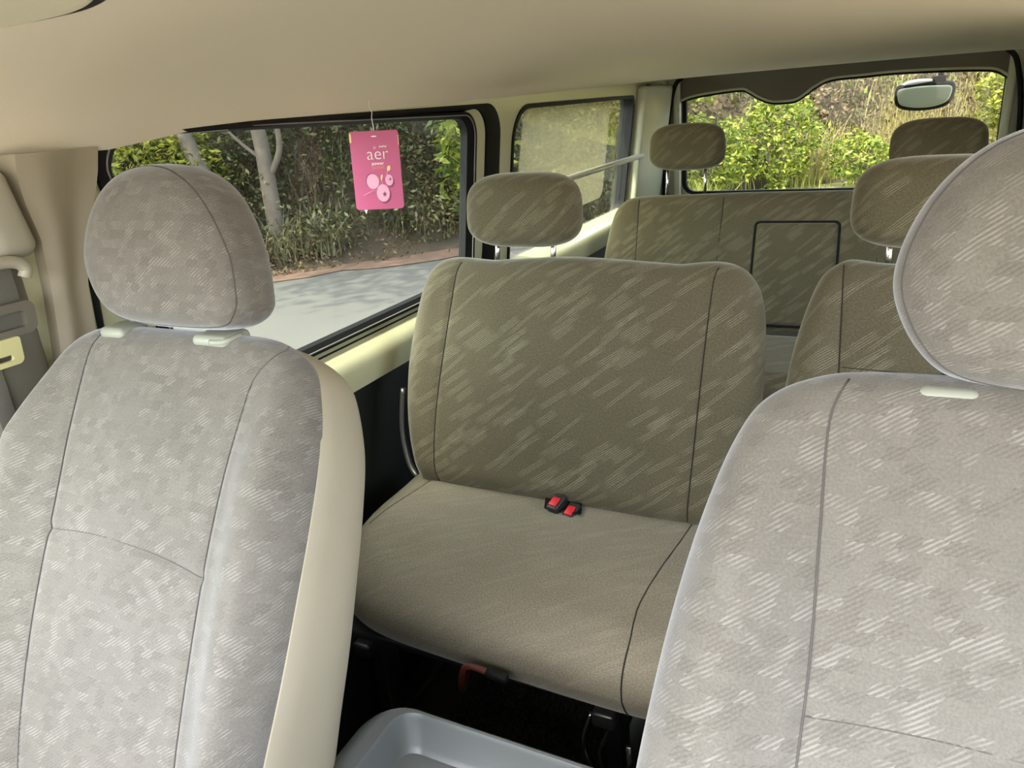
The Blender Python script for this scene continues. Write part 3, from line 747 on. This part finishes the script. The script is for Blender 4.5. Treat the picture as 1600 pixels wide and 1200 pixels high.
# ---- centre console between the front seats
def console():
    t = thing('centre_console', (-.34, .38, FL), 'blue-grey plastic centre console tray on the floor between the front seats', 'console')
    zt = -.775
    x0, x1, y0, y1 = -.592, -.135, .05, .668
    out = rrect(x0, x1, y0, y1, (.05, .06, .075, .05), 10)
    def off(d, z):
        return [(p[0], p[1], z) for p in rrect(x0 + d[0], x1 - d[1], y0 + d[2], y1 - d[3], (.05, max(.012, .06 - d[3]), max(.014, .075 - d[0] * .9), .05), 10)]
    rings = [off((0, 0, 0, 0), FL + .001), off((0, 0, 0, 0), zt - .05), off((.002, .002, .002, .002), zt - .022), off((.008, .006, .006, .004), zt - .007), off((.020, .012, .012, .008), zt - .001), off((.038, .018, .016, .010), zt), off((.046, .024, .02, .013), zt - .001), off((.0495, .029, .024, .0165), zt - .007), off((.054, .036, .03, .026), zt - .045), off((.058, .042, .034, .033), zt - .052), off((.075, .055, .05, .048), zt - .054), off((.082, .06, .055, .054), zt - .058), off((.085, .063, .058, .057), zt - .085)]
    V = [p for r in rings for p in r]; m = len(rings[0]); F = []
    # soft rise of the rear rim at the left corner
    V = [(x, y, z + (.010 * math.exp(-((x + .565) / .045) ** 2) * math.exp(-((y - .62) / .12) ** 2) if z > zt - .06 else 0)) for x, y, z in V]
    for i in range(len(rings) - 1):
        for j in range(m): l = (j + 1) % m; F.append((i * m + j, i * m + l, (i + 1) * m + l, (i + 1) * m + j))
    F.append(tuple(range(m))); F.append(tuple((len(rings) - 1) * m + j for j in range(m)))
    V, F = fixn(V, F); obj('tray_body', V, F, M['console'], t, angle=35)
console()

# ---- seat belt on the B pillar
def belt():
    BS = (0, -.022, 0)
    t = thing('front_seatbelt', (-1.0, .588, -.25), 'front seat belt with pale anchor cover and yellow-lit tongue hanging on the left pillar', 'seatbelt')
    V, F = box((-1.036, .588, -.085), (.045, .060, .115), .018, 4, fn=lambda c: (c.x + .13 * c.z, c.y + .02 * (c.z < 0), c.z)); obj('anchor_cover', V, F, M['beltlight'], t)
    V, F = tube(smoothpath([(-1.018, .525, -.137), (-1.018, .56, -.140), (-1.018, .592, -.143), (-1.018, .606, -.153), (-1.02, .603, -.165)], 6), .0085, 10); obj('hook', V, F, M['beltlight'], t)
    V, F = box((-1.034, .568, -.19), (.004, .056, .085), .001); obj('webbing', V, F, M['belt'], t)
    lo = rrect(.53, .604, -.238, -.194, .012); li = rrect(.54, .590, -.228, -.206, .007)
    V, F = ringloft([(lo, .034), (lo, .047), (li, .047), (li, .034)], mapL); obj('guide_loop', V, F, M['loop'], t, angle=40)
    to = rrect(.52, .573, -.274, -.237, (.008, .004, .004, .006)); tl = rrect(.53, .560, -.267, -.259, .003)
    V, F = plate(to, [tl], lambda y, z: (wx(z) + .046, y, z), .006, (1, 0, 0)); obj('tongue', V, F, M['tongue'], t, smooth=False)
    V, F = box((-1.045, .540, -.36), (.003, .024, .20), .001); obj('lower_webbing', V, F, M['belt'], t)
belt()
V, F = box((-1.075, .575, -.44), (.05, .10, .62), .02); struct('trim_18', V, F, M['loop'])

# ---- grab rail across the rear side window
t = thing('grab_rail', (-1.03, 2.95, -.262), 'polished metal rail running across the rear side window', 'rail')
V, F = tube([(-1.035, 2.30, -.262), (-1.035, 3.47, -.262)], .0115, 16); obj('rail_tube', V, F, simple('satin_metal', (.80, .80, .74), .38, metal=.6), t)
for y in (2.30, 3.47):
    V, F = tube([(-1.03, y, -.262), (-1.075, y, -.262)], .014, 14); obj('bracket', V, F, M['paintgrey'], t)
# ---- sheer shade on the rear side window
so = rrect(2.262, 3.10, -.395, -.012, (.05, .012, .04, .05))
so = [(y + (.0 if y > 2.5 else -.03 * max(0, min(1, (-.10 - z) / .1))), z) for y, z in so]
V, F = plate(so, [], lambda y, z: (wx(z) - .008, y, z), .001, (1, 0, 0))
tag(obj('window_shade', V, F, M['film'], smooth=False), 'pale sheer sun shade film on the rear side window, behind the metal rail', 'sun shade')

# ---- edge of a padded overhead panel at the upper left
vo = smoothpath([(-.70, .462), (-.62, .462), (-.555, .452), (-.50, .42), (-.47, .36), (-.47, .30), (-.60, .22), (-.95, .22), (-1.0, .30), (-1.0, .40), (-.96, .45), (-.85, .462)], 6, closed=True)
def Wv(x, y, d): return np.stack([x, y, .098 - d], 1)
t = thing('overhead_panel', (-.73, .34, .10), 'pale cloth-covered padded panel edge in the upper left corner under the headliner', 'headliner panel')
Pillow(vo, .009, .009, .012, .012, Wv, center=(-.74, .34), na=160, nr=24).build('panel_pad', M['curtain'], t)
V, F = tube([(-.74 + (p[0] + .74) * 1.012, .34 + (p[1] - .34) * 1.03, .096) for p in vo], .004, 8, closed=True); obj('edge_gap', V, F, M['black'], t)  # black tube put in for the dark gap along the panel edge
t.location.y -= .02

# ---- hanging air freshener card
def freshener():
    fw = np.array([-.4295, .8340, 0]); fw /= np.linalg.norm(fw)   # card faces the aisle
    c0 = np.array([-.985, 1.368, -.110]); rt = np.array([fw[1], -fw[0], 0]); rt = np.array([.905, .425, -.03]); rt /= np.linalg.norm(rt)
    up = np.array([.00, .06, 1.0]); up -= rt * (up @ rt - .0); up /= np.linalg.norm(up); nn = np.cross(rt, up)
    if nn @ fw > 0: nn = -nn
    t = thing('air_freshener', tuple(c0), 'pink hanging air freshener card printed with berries, in the left side window', 'air freshener')
    Wd, Ht = .103, .160
    mp = lambda off: (lambda x, y: tuple(c0 + rt * x + up * y + nn * off))
    def pl(name, poly, off, th, mat, par=None, holes=[]):
        V, F = plate(poly, holes, mp(off), th, tuple(nn)); return obj(name, V, F, mat, par or t, smooth=False)
    body = rrect(-Wd / 2, Wd / 2, -Ht / 2, Ht / 2, (.007, .007, .003, .007))
    card = pl('card', body, -.001, .003, M['pink'])
    ell = lambda cx, cy, a, b, n=28, rot=0: [(cx + a * math.cos(q) * math.cos(rot) - b * math.sin(q) * math.sin(rot), cy + a * math.cos(q) * math.sin(rot) + b * math.sin(q) * math.cos(rot)) for q in np.linspace(0, 2 * PI, n, endpoint=False)]
    pl('worn_edge', [(-.0518, .058), (-.048, .058), (-.0475, .074), (-.0505, .079), (-.0518, .074)], .0021, .0003, M['yellow'], card)
    pl('worn_edge', [(.0502, .050), (.0516, .050), (.0516, .070), (.0502, .070)], .0021, .0003, M['yellow'], card)
    pl('torn_tab', [(-.036, -.0785), (-.027, -.0785), (-.0315, -.089)], -.0005, .001, M['white'], card)
    pl('hang_slot', ell(0, .069, .006, .0013), .0021, .0003, M['white'], card)
    for cx, cy, a, b in ((-.0105, -.022, .0137, .0160), (.0095, -.0475, .0145, .0185), (.0245, -.0215, .0088, .0118)):
        pl('berry_shadow', ell(cx + (.0025 if cx > -.01 else -.0015), cy - (.0025 if cx > -.01 else -.001), a, b), .0021, .0002, M['pinkdark'], card)
    for cx, cy, a, b in ((-.0105, -.022, .0132, .0155), (.0095, -.0465, .0138, .0182), (.0245, -.0205, .0083, .0115)):
        pl('berry_print', ell(cx, cy, a, b), .0024, .0003, M['berry'], card)
    def star(cx, cy, r):
        return [(cx + (r if k % 2 == 0 else r * .45) * math.sin(k * PI / 5), cy + (r if k % 2 == 0 else r * .45) * math.cos(k * PI / 5) * 1.2) for k in range(10)]
    pl('berry_star', star(.0125, -.0490, .0052), .0028, .0003, M['pinkdark'], card)
    pl('berry_star', star(.0270, -.0185, .0033), .0028, .0003, M['pinkdark'], card)
    pl('leaf_print', smoothpath([(.008, -.021), (.0115, -.012), (.0105, -.008), (.007, -.013)], 5, True).tolist(), .0026, .0003, M['yellow'], card)
    pl('leaf_print', smoothpath([(.0225, -.002), (.028, .000), (.0295, .005), (.0275, .0095), (.0225, .0065)], 5, True).tolist(), .0026, .0003, M['yellow'], card)
    def stem(pts):
        V, F = tube([c0 + rt * x + up * y + nn * .0025 for x, y in pts], .0006, 6); obj('stem_print', V, F, M['berry'], card)
    stem([(.0225, -.002), (.0200, -.012), (.0210, -.016)]); stem([(.0085, -.021), (.0100, -.029)]); stem([(-.032, -.050), (-.012, -.041), (.000, -.040)])
    # lettering from the card
    def text(s, x, y, size, mat, bold=0.0, italic=0.0):
        cu = bpy.data.curves.new('lettering', 'FONT'); cu.body = s; cu.size = size; cu.align_x = 'CENTER'; cu.extrude = .0001; cu.offset = bold; cu.shear = italic; cu.resolution_u = 4
        to = bpy.data.objects.new('lettering_tmp', cu); C.objects.link(to)
        dg = bpy.context.evaluated_depsgraph_get(); me = bpy.data.meshes.new_from_object(to.evaluated_get(dg)); bpy.data.objects.remove(to)
        me.name = 'lettering'; me.materials.clear(); me.materials.append(mat)
        for v in me.vertices:
            p = rt * (x + v.co.x) + up * (y + v.co.y) + nn * (.0024 + v.co.z); v.co = p
        o = bpy.data.objects.new('lettering', me); C.objects.link(o); o.parent = card
    text('aer', .0045, .0225, .036, M['white'], -.0005)
    text('power', .0035, .0115, .0098, M['white'], .0001)
    text('pocket', .0035, .0040, .0092, M['orange'], .0001)
    text('godrej', .016, .0465, .0062, M['white'], .0001, .4)
    V, F = tube([c0 + rt * (-.0005 + .0022 * math.cos(q)) + up * (.0462 + .0022 * math.sin(q)) + nn * .0024 for q in np.linspace(0, 2 * PI, 14, endpoint=False)], .0004, 6, closed=True); obj('emblem_ring', V, F, M['white'], card)
    V, F = tube(smoothpath([c0 + up * .069, c0 + up * .085 + rt * .001, c0 + up * .105 - rt * .001, (-1.003, 1.402, .006), (-1.010, 1.405, .016), (-1.012, 1.41, .03)], 6), .0009, 6); obj('string', V, F, M['white'], t)
freshener()

# ---- rear mirror outside the tailgate
def mirror():
    c = np.array([.094, 4.16, -.10])
    t = thing('rear_view_mirror', tuple(c), 'small oval parking mirror with pale housing hung outside at the top of the rear window', 'mirror')
    ho = smoothpath([(-.118, .030), (-.10, .050), (0, .060), (.10, .052), (.122, .035), (.125, .0), (.112, -.040), (.075, -.062), (0, -.070), (-.075, -.062), (-.112, -.040), (-.122, 0)], 5, closed=True)
    def Wm(x, h, d): return np.stack([c[0] + x, c[1] - d - .18 * h, c[2] + h], 1)
    Pillow(ho, .018, .06, .02, .05, Wm, center=(0, 0), na=120, nr=24).build('housing', M['black'], t)
    go = smoothpath([(-.104, .028), (-.05, .036), (0, .038), (.06, .036), (.106, .030), (.110, 0), (.095, -.035), (.05, -.052), (0, -.056), (-.05, -.052), (-.095, -.036), (-.108, 0)], 5, closed=True)
    G = Pillow(go, .004, .002, .01, .01, lambda x, h, d: Wm(x, h, d + .017), center=(0, 0), na=120, nr=14); G.build('mirror_face', simple('mirror_face', (.60, .64, .54), .2, metal=.05), t)  # pale colour stands in for the bright reflection, hardly metallic
    V, F = tube(smoothpath([c + [-.105, -.008, .036], c + [-.06, -.012, .052], c + [.01, -.014, .057], c + [.08, -.012, .054]], 6), .012, 10, rf=lambda s: .004 + .010 * math.sin(PI * min(1, s + .1))); obj('hood', V, F, M['white'], t)
    V, F = merge([box(tuple(c + [.055, -.008, .062]), (.055, .03, .03), .006), tube([c + [.06, 0, .07], c + [.065, -.03, .13]], .012, 10)]); obj('arm', V, F, M['black'], t)
mirror()

# ------------------------------------------------------------------ outside
GZ = -1.90
toe = smoothpath([(-22, -7), (-15, 0.2), (-9.8, 5.0), (-7.3, 7.5), (-5.4, 9.5), (-3.9, 12.0), (-2.6, 14.6), (-.6, 16.0), (2.5, 16.6), (8, 16.5), (16, 14)], 10)
toe = resample(np.vstack([toe, toe[::-1] + 1e-4]), 400)[:200] if False else toe
TD = np.r_[0, np.cumsum(np.linalg.norm(np.diff(toe, axis=0), axis=1))]; TL = TD[-1]
def toe_at(t):
    t = np.asarray(t, float); x = np.interp(t, TD, toe[:, 0]); y = np.interp(t, TD, toe[:, 1])
    x2 = np.interp(t + .3, TD, toe[:, 0]); y2 = np.interp(t + .3, TD, toe[:, 1]); x1 = np.interp(t - .3, TD, toe[:, 0]); y1 = np.interp(t - .3, TD, toe[:, 1])
    tx, ty = x2 - x1, y2 - y1; l = np.hypot(tx, ty) + 1e-9
    return x, y, -ty / l, tx / l      # outward normal (away from the road)
def t_of(px, py): return float(TD[np.argmin(np.hypot(toe[:, 0] - px, toe[:, 1] - py))])
def bankh(t, s):
    r = .25 * np.sin(t * .9) + .18 * np.sin(t * 2.3 + 1) + .1 * np.sin(t * 5.1 + s * 3)
    return np.where(s <= 0, GZ - .02, GZ + .0 + np.clip(s, 0, .8) * .25 + np.clip(s - .8, 0, 9) * 1.15 + r * np.clip(s / 2, 0, 1))
def bank(t, s):
    x, y, nx, ny = toe_at(t); return np.stack([x + nx * s, y + ny * s, bankh(t, s)], 1)
ts = np.linspace(0.3, TL - .3, 150); ss = np.r_[-.6, 0, np.linspace(.2, 7, 28)]
G = np.array([bank(np.full(len(ss), t), ss) for t in ts]).reshape(-1, 3); k = len(ss)
F = [(i * k + j, i * k + j + 1, (i + 1) * k + j + 1, (i + 1) * k + j) for i in range(len(ts) - 1) for j in range(k - 1)]
V, F = fixn(G, F); tag(obj('bank', V, F, M['soil']), kind='structure')
V, F = box((-2, 5, GZ - .05), (44, 44, .1)); tag(obj('road', V, F, M['asphalt']), kind='structure')
V, F = merge([box((8.2, 1.0, GZ + .02), (14.6, 16, .04)), box((-2, -9.0, GZ + .02), (10, 14, .04))]); tag(obj('bounce_ground', V, F, M['bounce']), kind='structure')  # unseen pale ground, added to bounce sunlight onto the van ceiling
# strip of reddish leaf litter along the verge, grass verge behind the van
def strip(name, t0, t1, s0, s1, mat, z):
    tt = np.linspace(t0, t1, 60); V = []
    for t in tt:
        w = .10 * math.sin(t * 3) + .07 * math.sin(t * 7.7)
        a = bank(np.array([t]), np.array([0.]))[0]; x, y, nx, ny = [float(q) for q in toe_at(t)]
        V += [(x + nx * (s0 + w), y + ny * (s0 + w), z), (x + nx * s1, y + ny * s1, z + .02)]
    F = [(2 * i, 2 * i + 1, 2 * i + 3, 2 * i + 2) for i in range(len(tt) - 1)]
    o = obj(name, V, F, mat); return o
tA, tB, tC, tD = t_of(-9.8, 5), t_of(-5.4, 9.5), t_of(-3.9, 12), t_of(2.5, 16.6)
tag(strip('verge', .5, tC, -.45, .9, M['litter'], GZ + .01), kind='structure')
tag(strip('grass_verge', tC - .5, TL - .5, -1.7, .9, M['drysoil'], GZ + .015), kind='structure')

def leaves(P, size, aspect=.5, droop=.3, up=.6):
    n = len(P); s = size * rng.uniform(.6, 1.35, n)
    d = rng.normal(size=(n, 3)); d[:, 2] = d[:, 2] * .6 - droop; d /= np.linalg.norm(d, axis=1)[:, None]
    nr = rng.normal(size=(n, 3)) * .8 + [0, 0, up]; w = np.cross(d, nr); w /= np.linalg.norm(w, axis=1)[:, None] + 1e-9
    nn = np.cross(w, d); a = aspect
    V = np.empty((n, 4, 3)); S = s[:, None]
    V[:, 0] = P; V[:, 1] = P + d * S * .45 + w * S * a * .5 + nn * S * .08; V[:, 2] = P + d * S; V[:, 3] = P + d * S * .45 - w * S * a * .5 + nn * S * .08
    F = np.arange(4 * n).reshape(n, 4)
    return V.reshape(-1, 3), F
def blades(P, h, w, lean=.5, seg=4):
    n = len(P); H = h * rng.uniform(.5, 1.3, n); az = rng.uniform(0, 2 * PI, n); ld = np.stack([np.cos(az), np.sin(az), 0 * az], 1)
    wd = np.stack([-np.sin(az), np.cos(az), 0 * az], 1); wa = rng.uniform(-.6, .6, n)[:, None]; wd = wd + ld * wa
    le = lean * rng.uniform(.3, 1.4, n)
    V = np.empty((n, (seg + 1) * 2, 3))
    for i in range(seg + 1):
        t = i / seg; c = P + np.array([0, 0, 1]) * (H * (t - .25 * le * t * t * t))[:, None] + ld * (H * le * t * t)[:, None]
        ww = w * (1 - t) ** .7 * .5 + .0005
        V[:, 2 * i] = c - wd * ww; V[:, 2 * i + 1] = c + wd * ww
    b = np.arange(n)[:, None] * (seg + 1) * 2; F = []
    for i in range(seg): F.append(np.hstack([b + 2 * i, b + 2 * i + 1, b + 2 * i + 3, b + 2 * i + 2]))
    return V.reshape(-1, 3), np.vstack(F)
def fastobj(name, V, F, mat, parent=None, loc=None):
    me = bpy.data.meshes.new(name); nV, nF = len(V), len(F); k = F.shape[1]
    o0 = np.array(origin(parent)) if parent is not None else np.zeros(3)
    me.vertices.add(nV); me.vertices.foreach_set('co', (V - o0).astype(np.float32).ravel())
    me.loops.add(nF * k); me.loops.foreach_set('vertex_index', F.astype(np.int32).ravel())
    me.polygons.add(nF); me.polygons.foreach_set('loop_start', np.arange(0, nF * k, k, dtype=np.int32))
    me.polygons.foreach_set('loop_total', np.full(nF, k, dtype=np.int32))
    me.update(calc_edges=True); me.validate(); me.materials.append(mat)
    o = bpy.data.objects.new(name, me); C.objects.link(o); o.parent = parent
    return o
def bankpts(n, t0, t1, s0, s1, hmax, clump=0.0, nclump=60):
    if clump:
        ct = rng.uniform(t0, t1, nclump); cs = rng.uniform(s0, s1, nclump); i = rng.integers(0, nclump, n)
        t = ct[i] + rng.normal(0, clump, n); s = np.clip(cs[i] + rng.normal(0, clump, n), s0 * .8, s1)
    else: t = rng.uniform(t0, t1, n); s = rng.uniform(s0, s1, n)
    P = bank(t, s); x, y, nx, ny = toe_at(t); h = rng.uniform(0, 1, n) ** .8 * hmax
    P[:, 0] -= nx * h * .7; P[:, 1] -= ny * h * .7; P[:, 2] += h * .7
    P[:, 2] = np.maximum(P[:, 2], GZ + .02)
    return P
st = lambda o, l, c: tag(o, l, c, kind='stuff')
# left bank, in tree shade
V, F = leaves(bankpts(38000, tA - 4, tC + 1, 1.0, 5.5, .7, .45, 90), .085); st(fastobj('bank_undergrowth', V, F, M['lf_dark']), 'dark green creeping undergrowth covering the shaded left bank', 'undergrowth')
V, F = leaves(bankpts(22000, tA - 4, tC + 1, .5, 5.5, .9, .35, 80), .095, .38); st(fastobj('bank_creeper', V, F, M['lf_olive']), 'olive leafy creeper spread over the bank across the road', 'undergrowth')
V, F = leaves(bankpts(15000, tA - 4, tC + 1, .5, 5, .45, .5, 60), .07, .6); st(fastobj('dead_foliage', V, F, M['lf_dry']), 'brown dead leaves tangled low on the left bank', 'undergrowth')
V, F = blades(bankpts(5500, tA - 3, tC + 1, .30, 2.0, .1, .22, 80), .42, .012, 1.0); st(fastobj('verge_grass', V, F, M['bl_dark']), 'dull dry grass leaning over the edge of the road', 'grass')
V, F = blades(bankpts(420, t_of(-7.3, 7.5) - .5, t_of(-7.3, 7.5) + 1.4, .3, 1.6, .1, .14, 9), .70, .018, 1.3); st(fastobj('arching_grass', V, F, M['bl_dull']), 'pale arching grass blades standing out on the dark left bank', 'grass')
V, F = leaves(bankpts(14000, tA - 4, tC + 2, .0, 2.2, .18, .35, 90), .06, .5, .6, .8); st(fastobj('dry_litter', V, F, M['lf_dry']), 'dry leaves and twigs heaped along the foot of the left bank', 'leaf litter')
# rear bank in full sun
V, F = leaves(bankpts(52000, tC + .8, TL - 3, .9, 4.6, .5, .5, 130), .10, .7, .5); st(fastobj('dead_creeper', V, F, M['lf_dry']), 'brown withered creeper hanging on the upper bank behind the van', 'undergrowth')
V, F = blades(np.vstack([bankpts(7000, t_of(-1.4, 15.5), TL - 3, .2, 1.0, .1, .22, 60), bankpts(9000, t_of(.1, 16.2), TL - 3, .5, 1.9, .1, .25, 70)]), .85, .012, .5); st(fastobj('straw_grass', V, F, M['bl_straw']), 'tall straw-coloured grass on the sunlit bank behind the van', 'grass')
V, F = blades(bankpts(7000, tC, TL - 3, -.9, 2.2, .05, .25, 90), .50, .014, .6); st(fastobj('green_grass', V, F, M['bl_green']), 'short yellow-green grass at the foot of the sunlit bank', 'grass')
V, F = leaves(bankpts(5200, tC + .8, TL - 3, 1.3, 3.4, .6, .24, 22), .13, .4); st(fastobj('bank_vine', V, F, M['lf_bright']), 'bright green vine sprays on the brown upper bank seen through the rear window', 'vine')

def ballpts(n, c, r, hollow=.55):
    d = rng.normal(size=(n, 3)); d /= np.linalg.norm(d, axis=1)[:, None]
    q = rng.uniform(hollow, 1, n) ** .6
    lump = 1 + .22 * np.sin(d[:, 0] * 7 + c[0]) * np.cos(d[:, 2] * 6 + c[1]) + .12 * np.sin(d[:, 1] * 13)
    return np.array(c) + d * (q * lump)[:, None] * np.array(r)
def shrub(c, r, n, size, mat, label, name='leafy_shrub', aspect=.42, cat='shrub', group=None):
    t = thing(name, (c[0], c[1], c[2] - r[2]), label, cat, group)
    V, F = leaves(ballpts(n, c, r), size, aspect); fastobj('foliage', V, F, M[mat], t)
    parts = []
    for i in range(7):
        a = random.uniform(0, 2 * PI); e = np.array(c) + np.array([math.cos(a) * r[0] * .6, math.sin(a) * r[1] * .6, r[2] * .5])
        b = np.array([c[0], c[1], c[2] - r[2]]); parts.append(tube(smoothpath([b, (b + e) / 2 + [0, 0, .1], e], 4), .02, 5, rf=lambda s: .022 * (1 - s * .7)))
    V, F = merge(parts); obj('stems', V, F, M['bark'], t)
    return t
def px(ratio_x, ratio_z, Y): return (ratio_x * Y, Y, ratio_z * Y)
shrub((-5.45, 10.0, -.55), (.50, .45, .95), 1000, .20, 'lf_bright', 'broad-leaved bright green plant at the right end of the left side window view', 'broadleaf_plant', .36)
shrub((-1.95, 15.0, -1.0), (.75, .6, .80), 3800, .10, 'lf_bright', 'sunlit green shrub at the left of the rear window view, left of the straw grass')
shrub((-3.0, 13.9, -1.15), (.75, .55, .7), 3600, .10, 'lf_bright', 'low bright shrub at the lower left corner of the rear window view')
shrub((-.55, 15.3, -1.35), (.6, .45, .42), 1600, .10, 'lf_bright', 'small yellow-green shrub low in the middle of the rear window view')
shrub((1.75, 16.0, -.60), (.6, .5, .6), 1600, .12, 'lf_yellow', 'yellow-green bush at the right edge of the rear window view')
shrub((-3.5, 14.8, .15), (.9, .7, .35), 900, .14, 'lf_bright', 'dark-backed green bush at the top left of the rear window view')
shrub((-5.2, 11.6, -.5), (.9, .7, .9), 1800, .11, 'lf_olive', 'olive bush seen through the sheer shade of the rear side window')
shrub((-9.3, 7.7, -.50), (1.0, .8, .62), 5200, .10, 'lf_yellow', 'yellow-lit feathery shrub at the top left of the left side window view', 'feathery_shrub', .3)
# trees at the left: pale trunks, crowns out of view above shading the bank
def tree(base, pts, r0, label, branches=(), crown=None):
    t = thing('pale_tree', tuple(base), label, 'tree', 'trees on the left bank')
    V, F = tube(smoothpath(pts, 6), r0, 12, rf=lambda s: r0 * (1 - .45 * s)); obj('trunk', V, F, M['bark'], t)
    for bp, br in branches:
        V, F = tube(smoothpath(bp, 6), br, 9, rf=lambda s: br * (1 - .5 * s)); obj('branch', V, F, M['bark'], t)
    if crown:
        parts = [leaves(ballpts(n, c, r, .2), .22, .45) for c, r, n in crown]
        V = np.vstack([p[0] for p in parts]); k = 0; Fs = []
        for p in parts: Fs.append(p[1] + k); k += len(p[0])
        fastobj('foliage', V, np.vstack(Fs), M['lf_olive'], t)
tree((-8.15, 7.75, -1.7), [(-8.15, 7.75, -1.7), (-8.30, 7.72, -.9), (-8.55, 7.70, -.2), (-8.72, 7.68, .5), (-8.6, 7.5, 2.0), (-8.2, 7.2, 3.5)], .13, 'pale reddish tree trunk leaning left, nearer the window front edge',
     crown=[((-8.6, 6.6, 4.2), (2.4, 2.4, 1.2), 2600), ((-10.5, 4.6, 4.6), (2.4, 2.4, 1.2), 2200), ((-6.9, 6.5, 4.4), (1.8, 2.0, .9), 1200)])
tree((-7.70, 8.15, -1.7), [(-7.70, 8.15, -1.7), (-7.75, 8.2, -.9), (-7.80, 8.25, -.2), (-7.95, 8.3, .6), (-8.0, 8.3, 2.2), (-7.6, 8.2, 3.6)], .125, 'grey forked tree trunk right of the leaning reddish trunk',
     branches=[([(-7.78, 8.22, -.75), (-7.5, 8.25, -.35), (-7.42, 8.2, .1), (-7.35, 8.2, .8)], .05), ([(-7.8, 8.22, -.45), (-8.15, 8.15, -.15), (-8.5, 8.1, .25)], .03)],
     crown=[((-7.0, 8.6, 4.0), (2.0, 1.8, 1.0), 2000), ((-5.6, 9.6, 4.4), (1.8, 1.8, .9), 1500), ((-4.9, 7.9, 5.2), (1.6, 1.6, .7), 900)])

tree((-11.5, 3.2, -1.5), [(-11.5, 3.2, -1.5), (-11.3, 3.3, 0), (-10.6, 3.6, 2), (-10, 3.8, 3.8)], .18, 'added tree out of view at the left, its crown shading bank and road',  # extra unseen tree, added so its crowns shade the left bank
     crown=[((-9.6, 4.2, 4.2), (2.4, 2.2, 1.0), 1300), ((-7.6, 4.8, 4.6), (2.0, 1.8, .8), 1700), ((-6.6, 2.6, 4.6), (1.7, 1.7, .6), 900), ((-12, 5.5, 4.4), (2.2, 2.2, 1.0), 700), ((-5.0, 5.3, 4.9), (1.6, 1.5, .5), 700)])

# ------------------------------------------------------------------ carpet fibres in view
n = 16000; P = np.stack([rng.uniform(-.75, .05, n), rng.uniform(.66, 1.25, n), np.full(n, FL)], 1)
V, F = blades(P, .008, .0016, .6, 2); st(fastobj('carpet_pile', V, F, M['carpet_fibre']), 'black shaggy carpet pile on the floor under the bench', 'carpet')

# ------------------------------------------------------------------ light
w = bpy.data.worlds.new('world'); bpy.context.scene.world = w; w.use_nodes = True
nt = w.node_tree; bg = nt.nodes['Background']
sky = nt.nodes.new('ShaderNodeTexSky'); sky.sky_type = 'NISHITA'; sky.sun_disc = False
sky.sun_elevation = math.radians(55); sky.sun_rotation = math.radians(200); sky.air_density = 1.0; sky.dust_density = 2.5; sky.ozone_density = 1.0
hs = nt.nodes.new('ShaderNodeHueSaturation'); hs.inputs['Saturation'].default_value = .5
nt.links.new(sky.outputs[0], hs.inputs['Color']); nt.links.new(hs.outputs[0], bg.inputs[0]); bg.inputs[1].default_value = .62
sd = bpy.data.lights.new('sun', 'SUN'); sd.energy = 4.5; sd.angle = math.radians(.7); sd.color = (1, .93, .78)
so_ = bpy.data.objects.new('sun', sd); C.objects.link(so_)
S = Vector((-.13, -.62, .76)).normalized(); so_.rotation_euler = S.to_track_quat('Z', 'Y').to_euler()

# ------------------------------------------------------------------ camera
Rm = np.array([[0.89883565, -0.087084, -0.42954726], [0.43183534, 0.34348932, 0.83398641], [-0.07491802, 0.9351104, -0.34634639]])
cd = bpy.data.cameras.new('camera'); cam = bpy.data.objects.new('camera', cd); C.objects.link(cam)
cd.sensor_fit = 'HORIZONTAL'; cd.sensor_width = 36; cd.lens = 36 * 1180 / 1600; cd.clip_start = .02; cd.clip_end = 200
mat = Matrix.Identity(4)
for i in range(3):
    mat[i][0] = Rm[i][0]; mat[i][1] = Rm[i][1]; mat[i][2] = -Rm[i][2]
cam.matrix_world = mat
sc = bpy.context.scene; sc.camera = cam
sc.view_settings.view_transform = 'Standard'; sc.view_settings.look = 'None'; sc.view_settings.gamma = 1; sc.view_settings.use_curve_mapping = False
sc.view_settings.exposure = 1.5
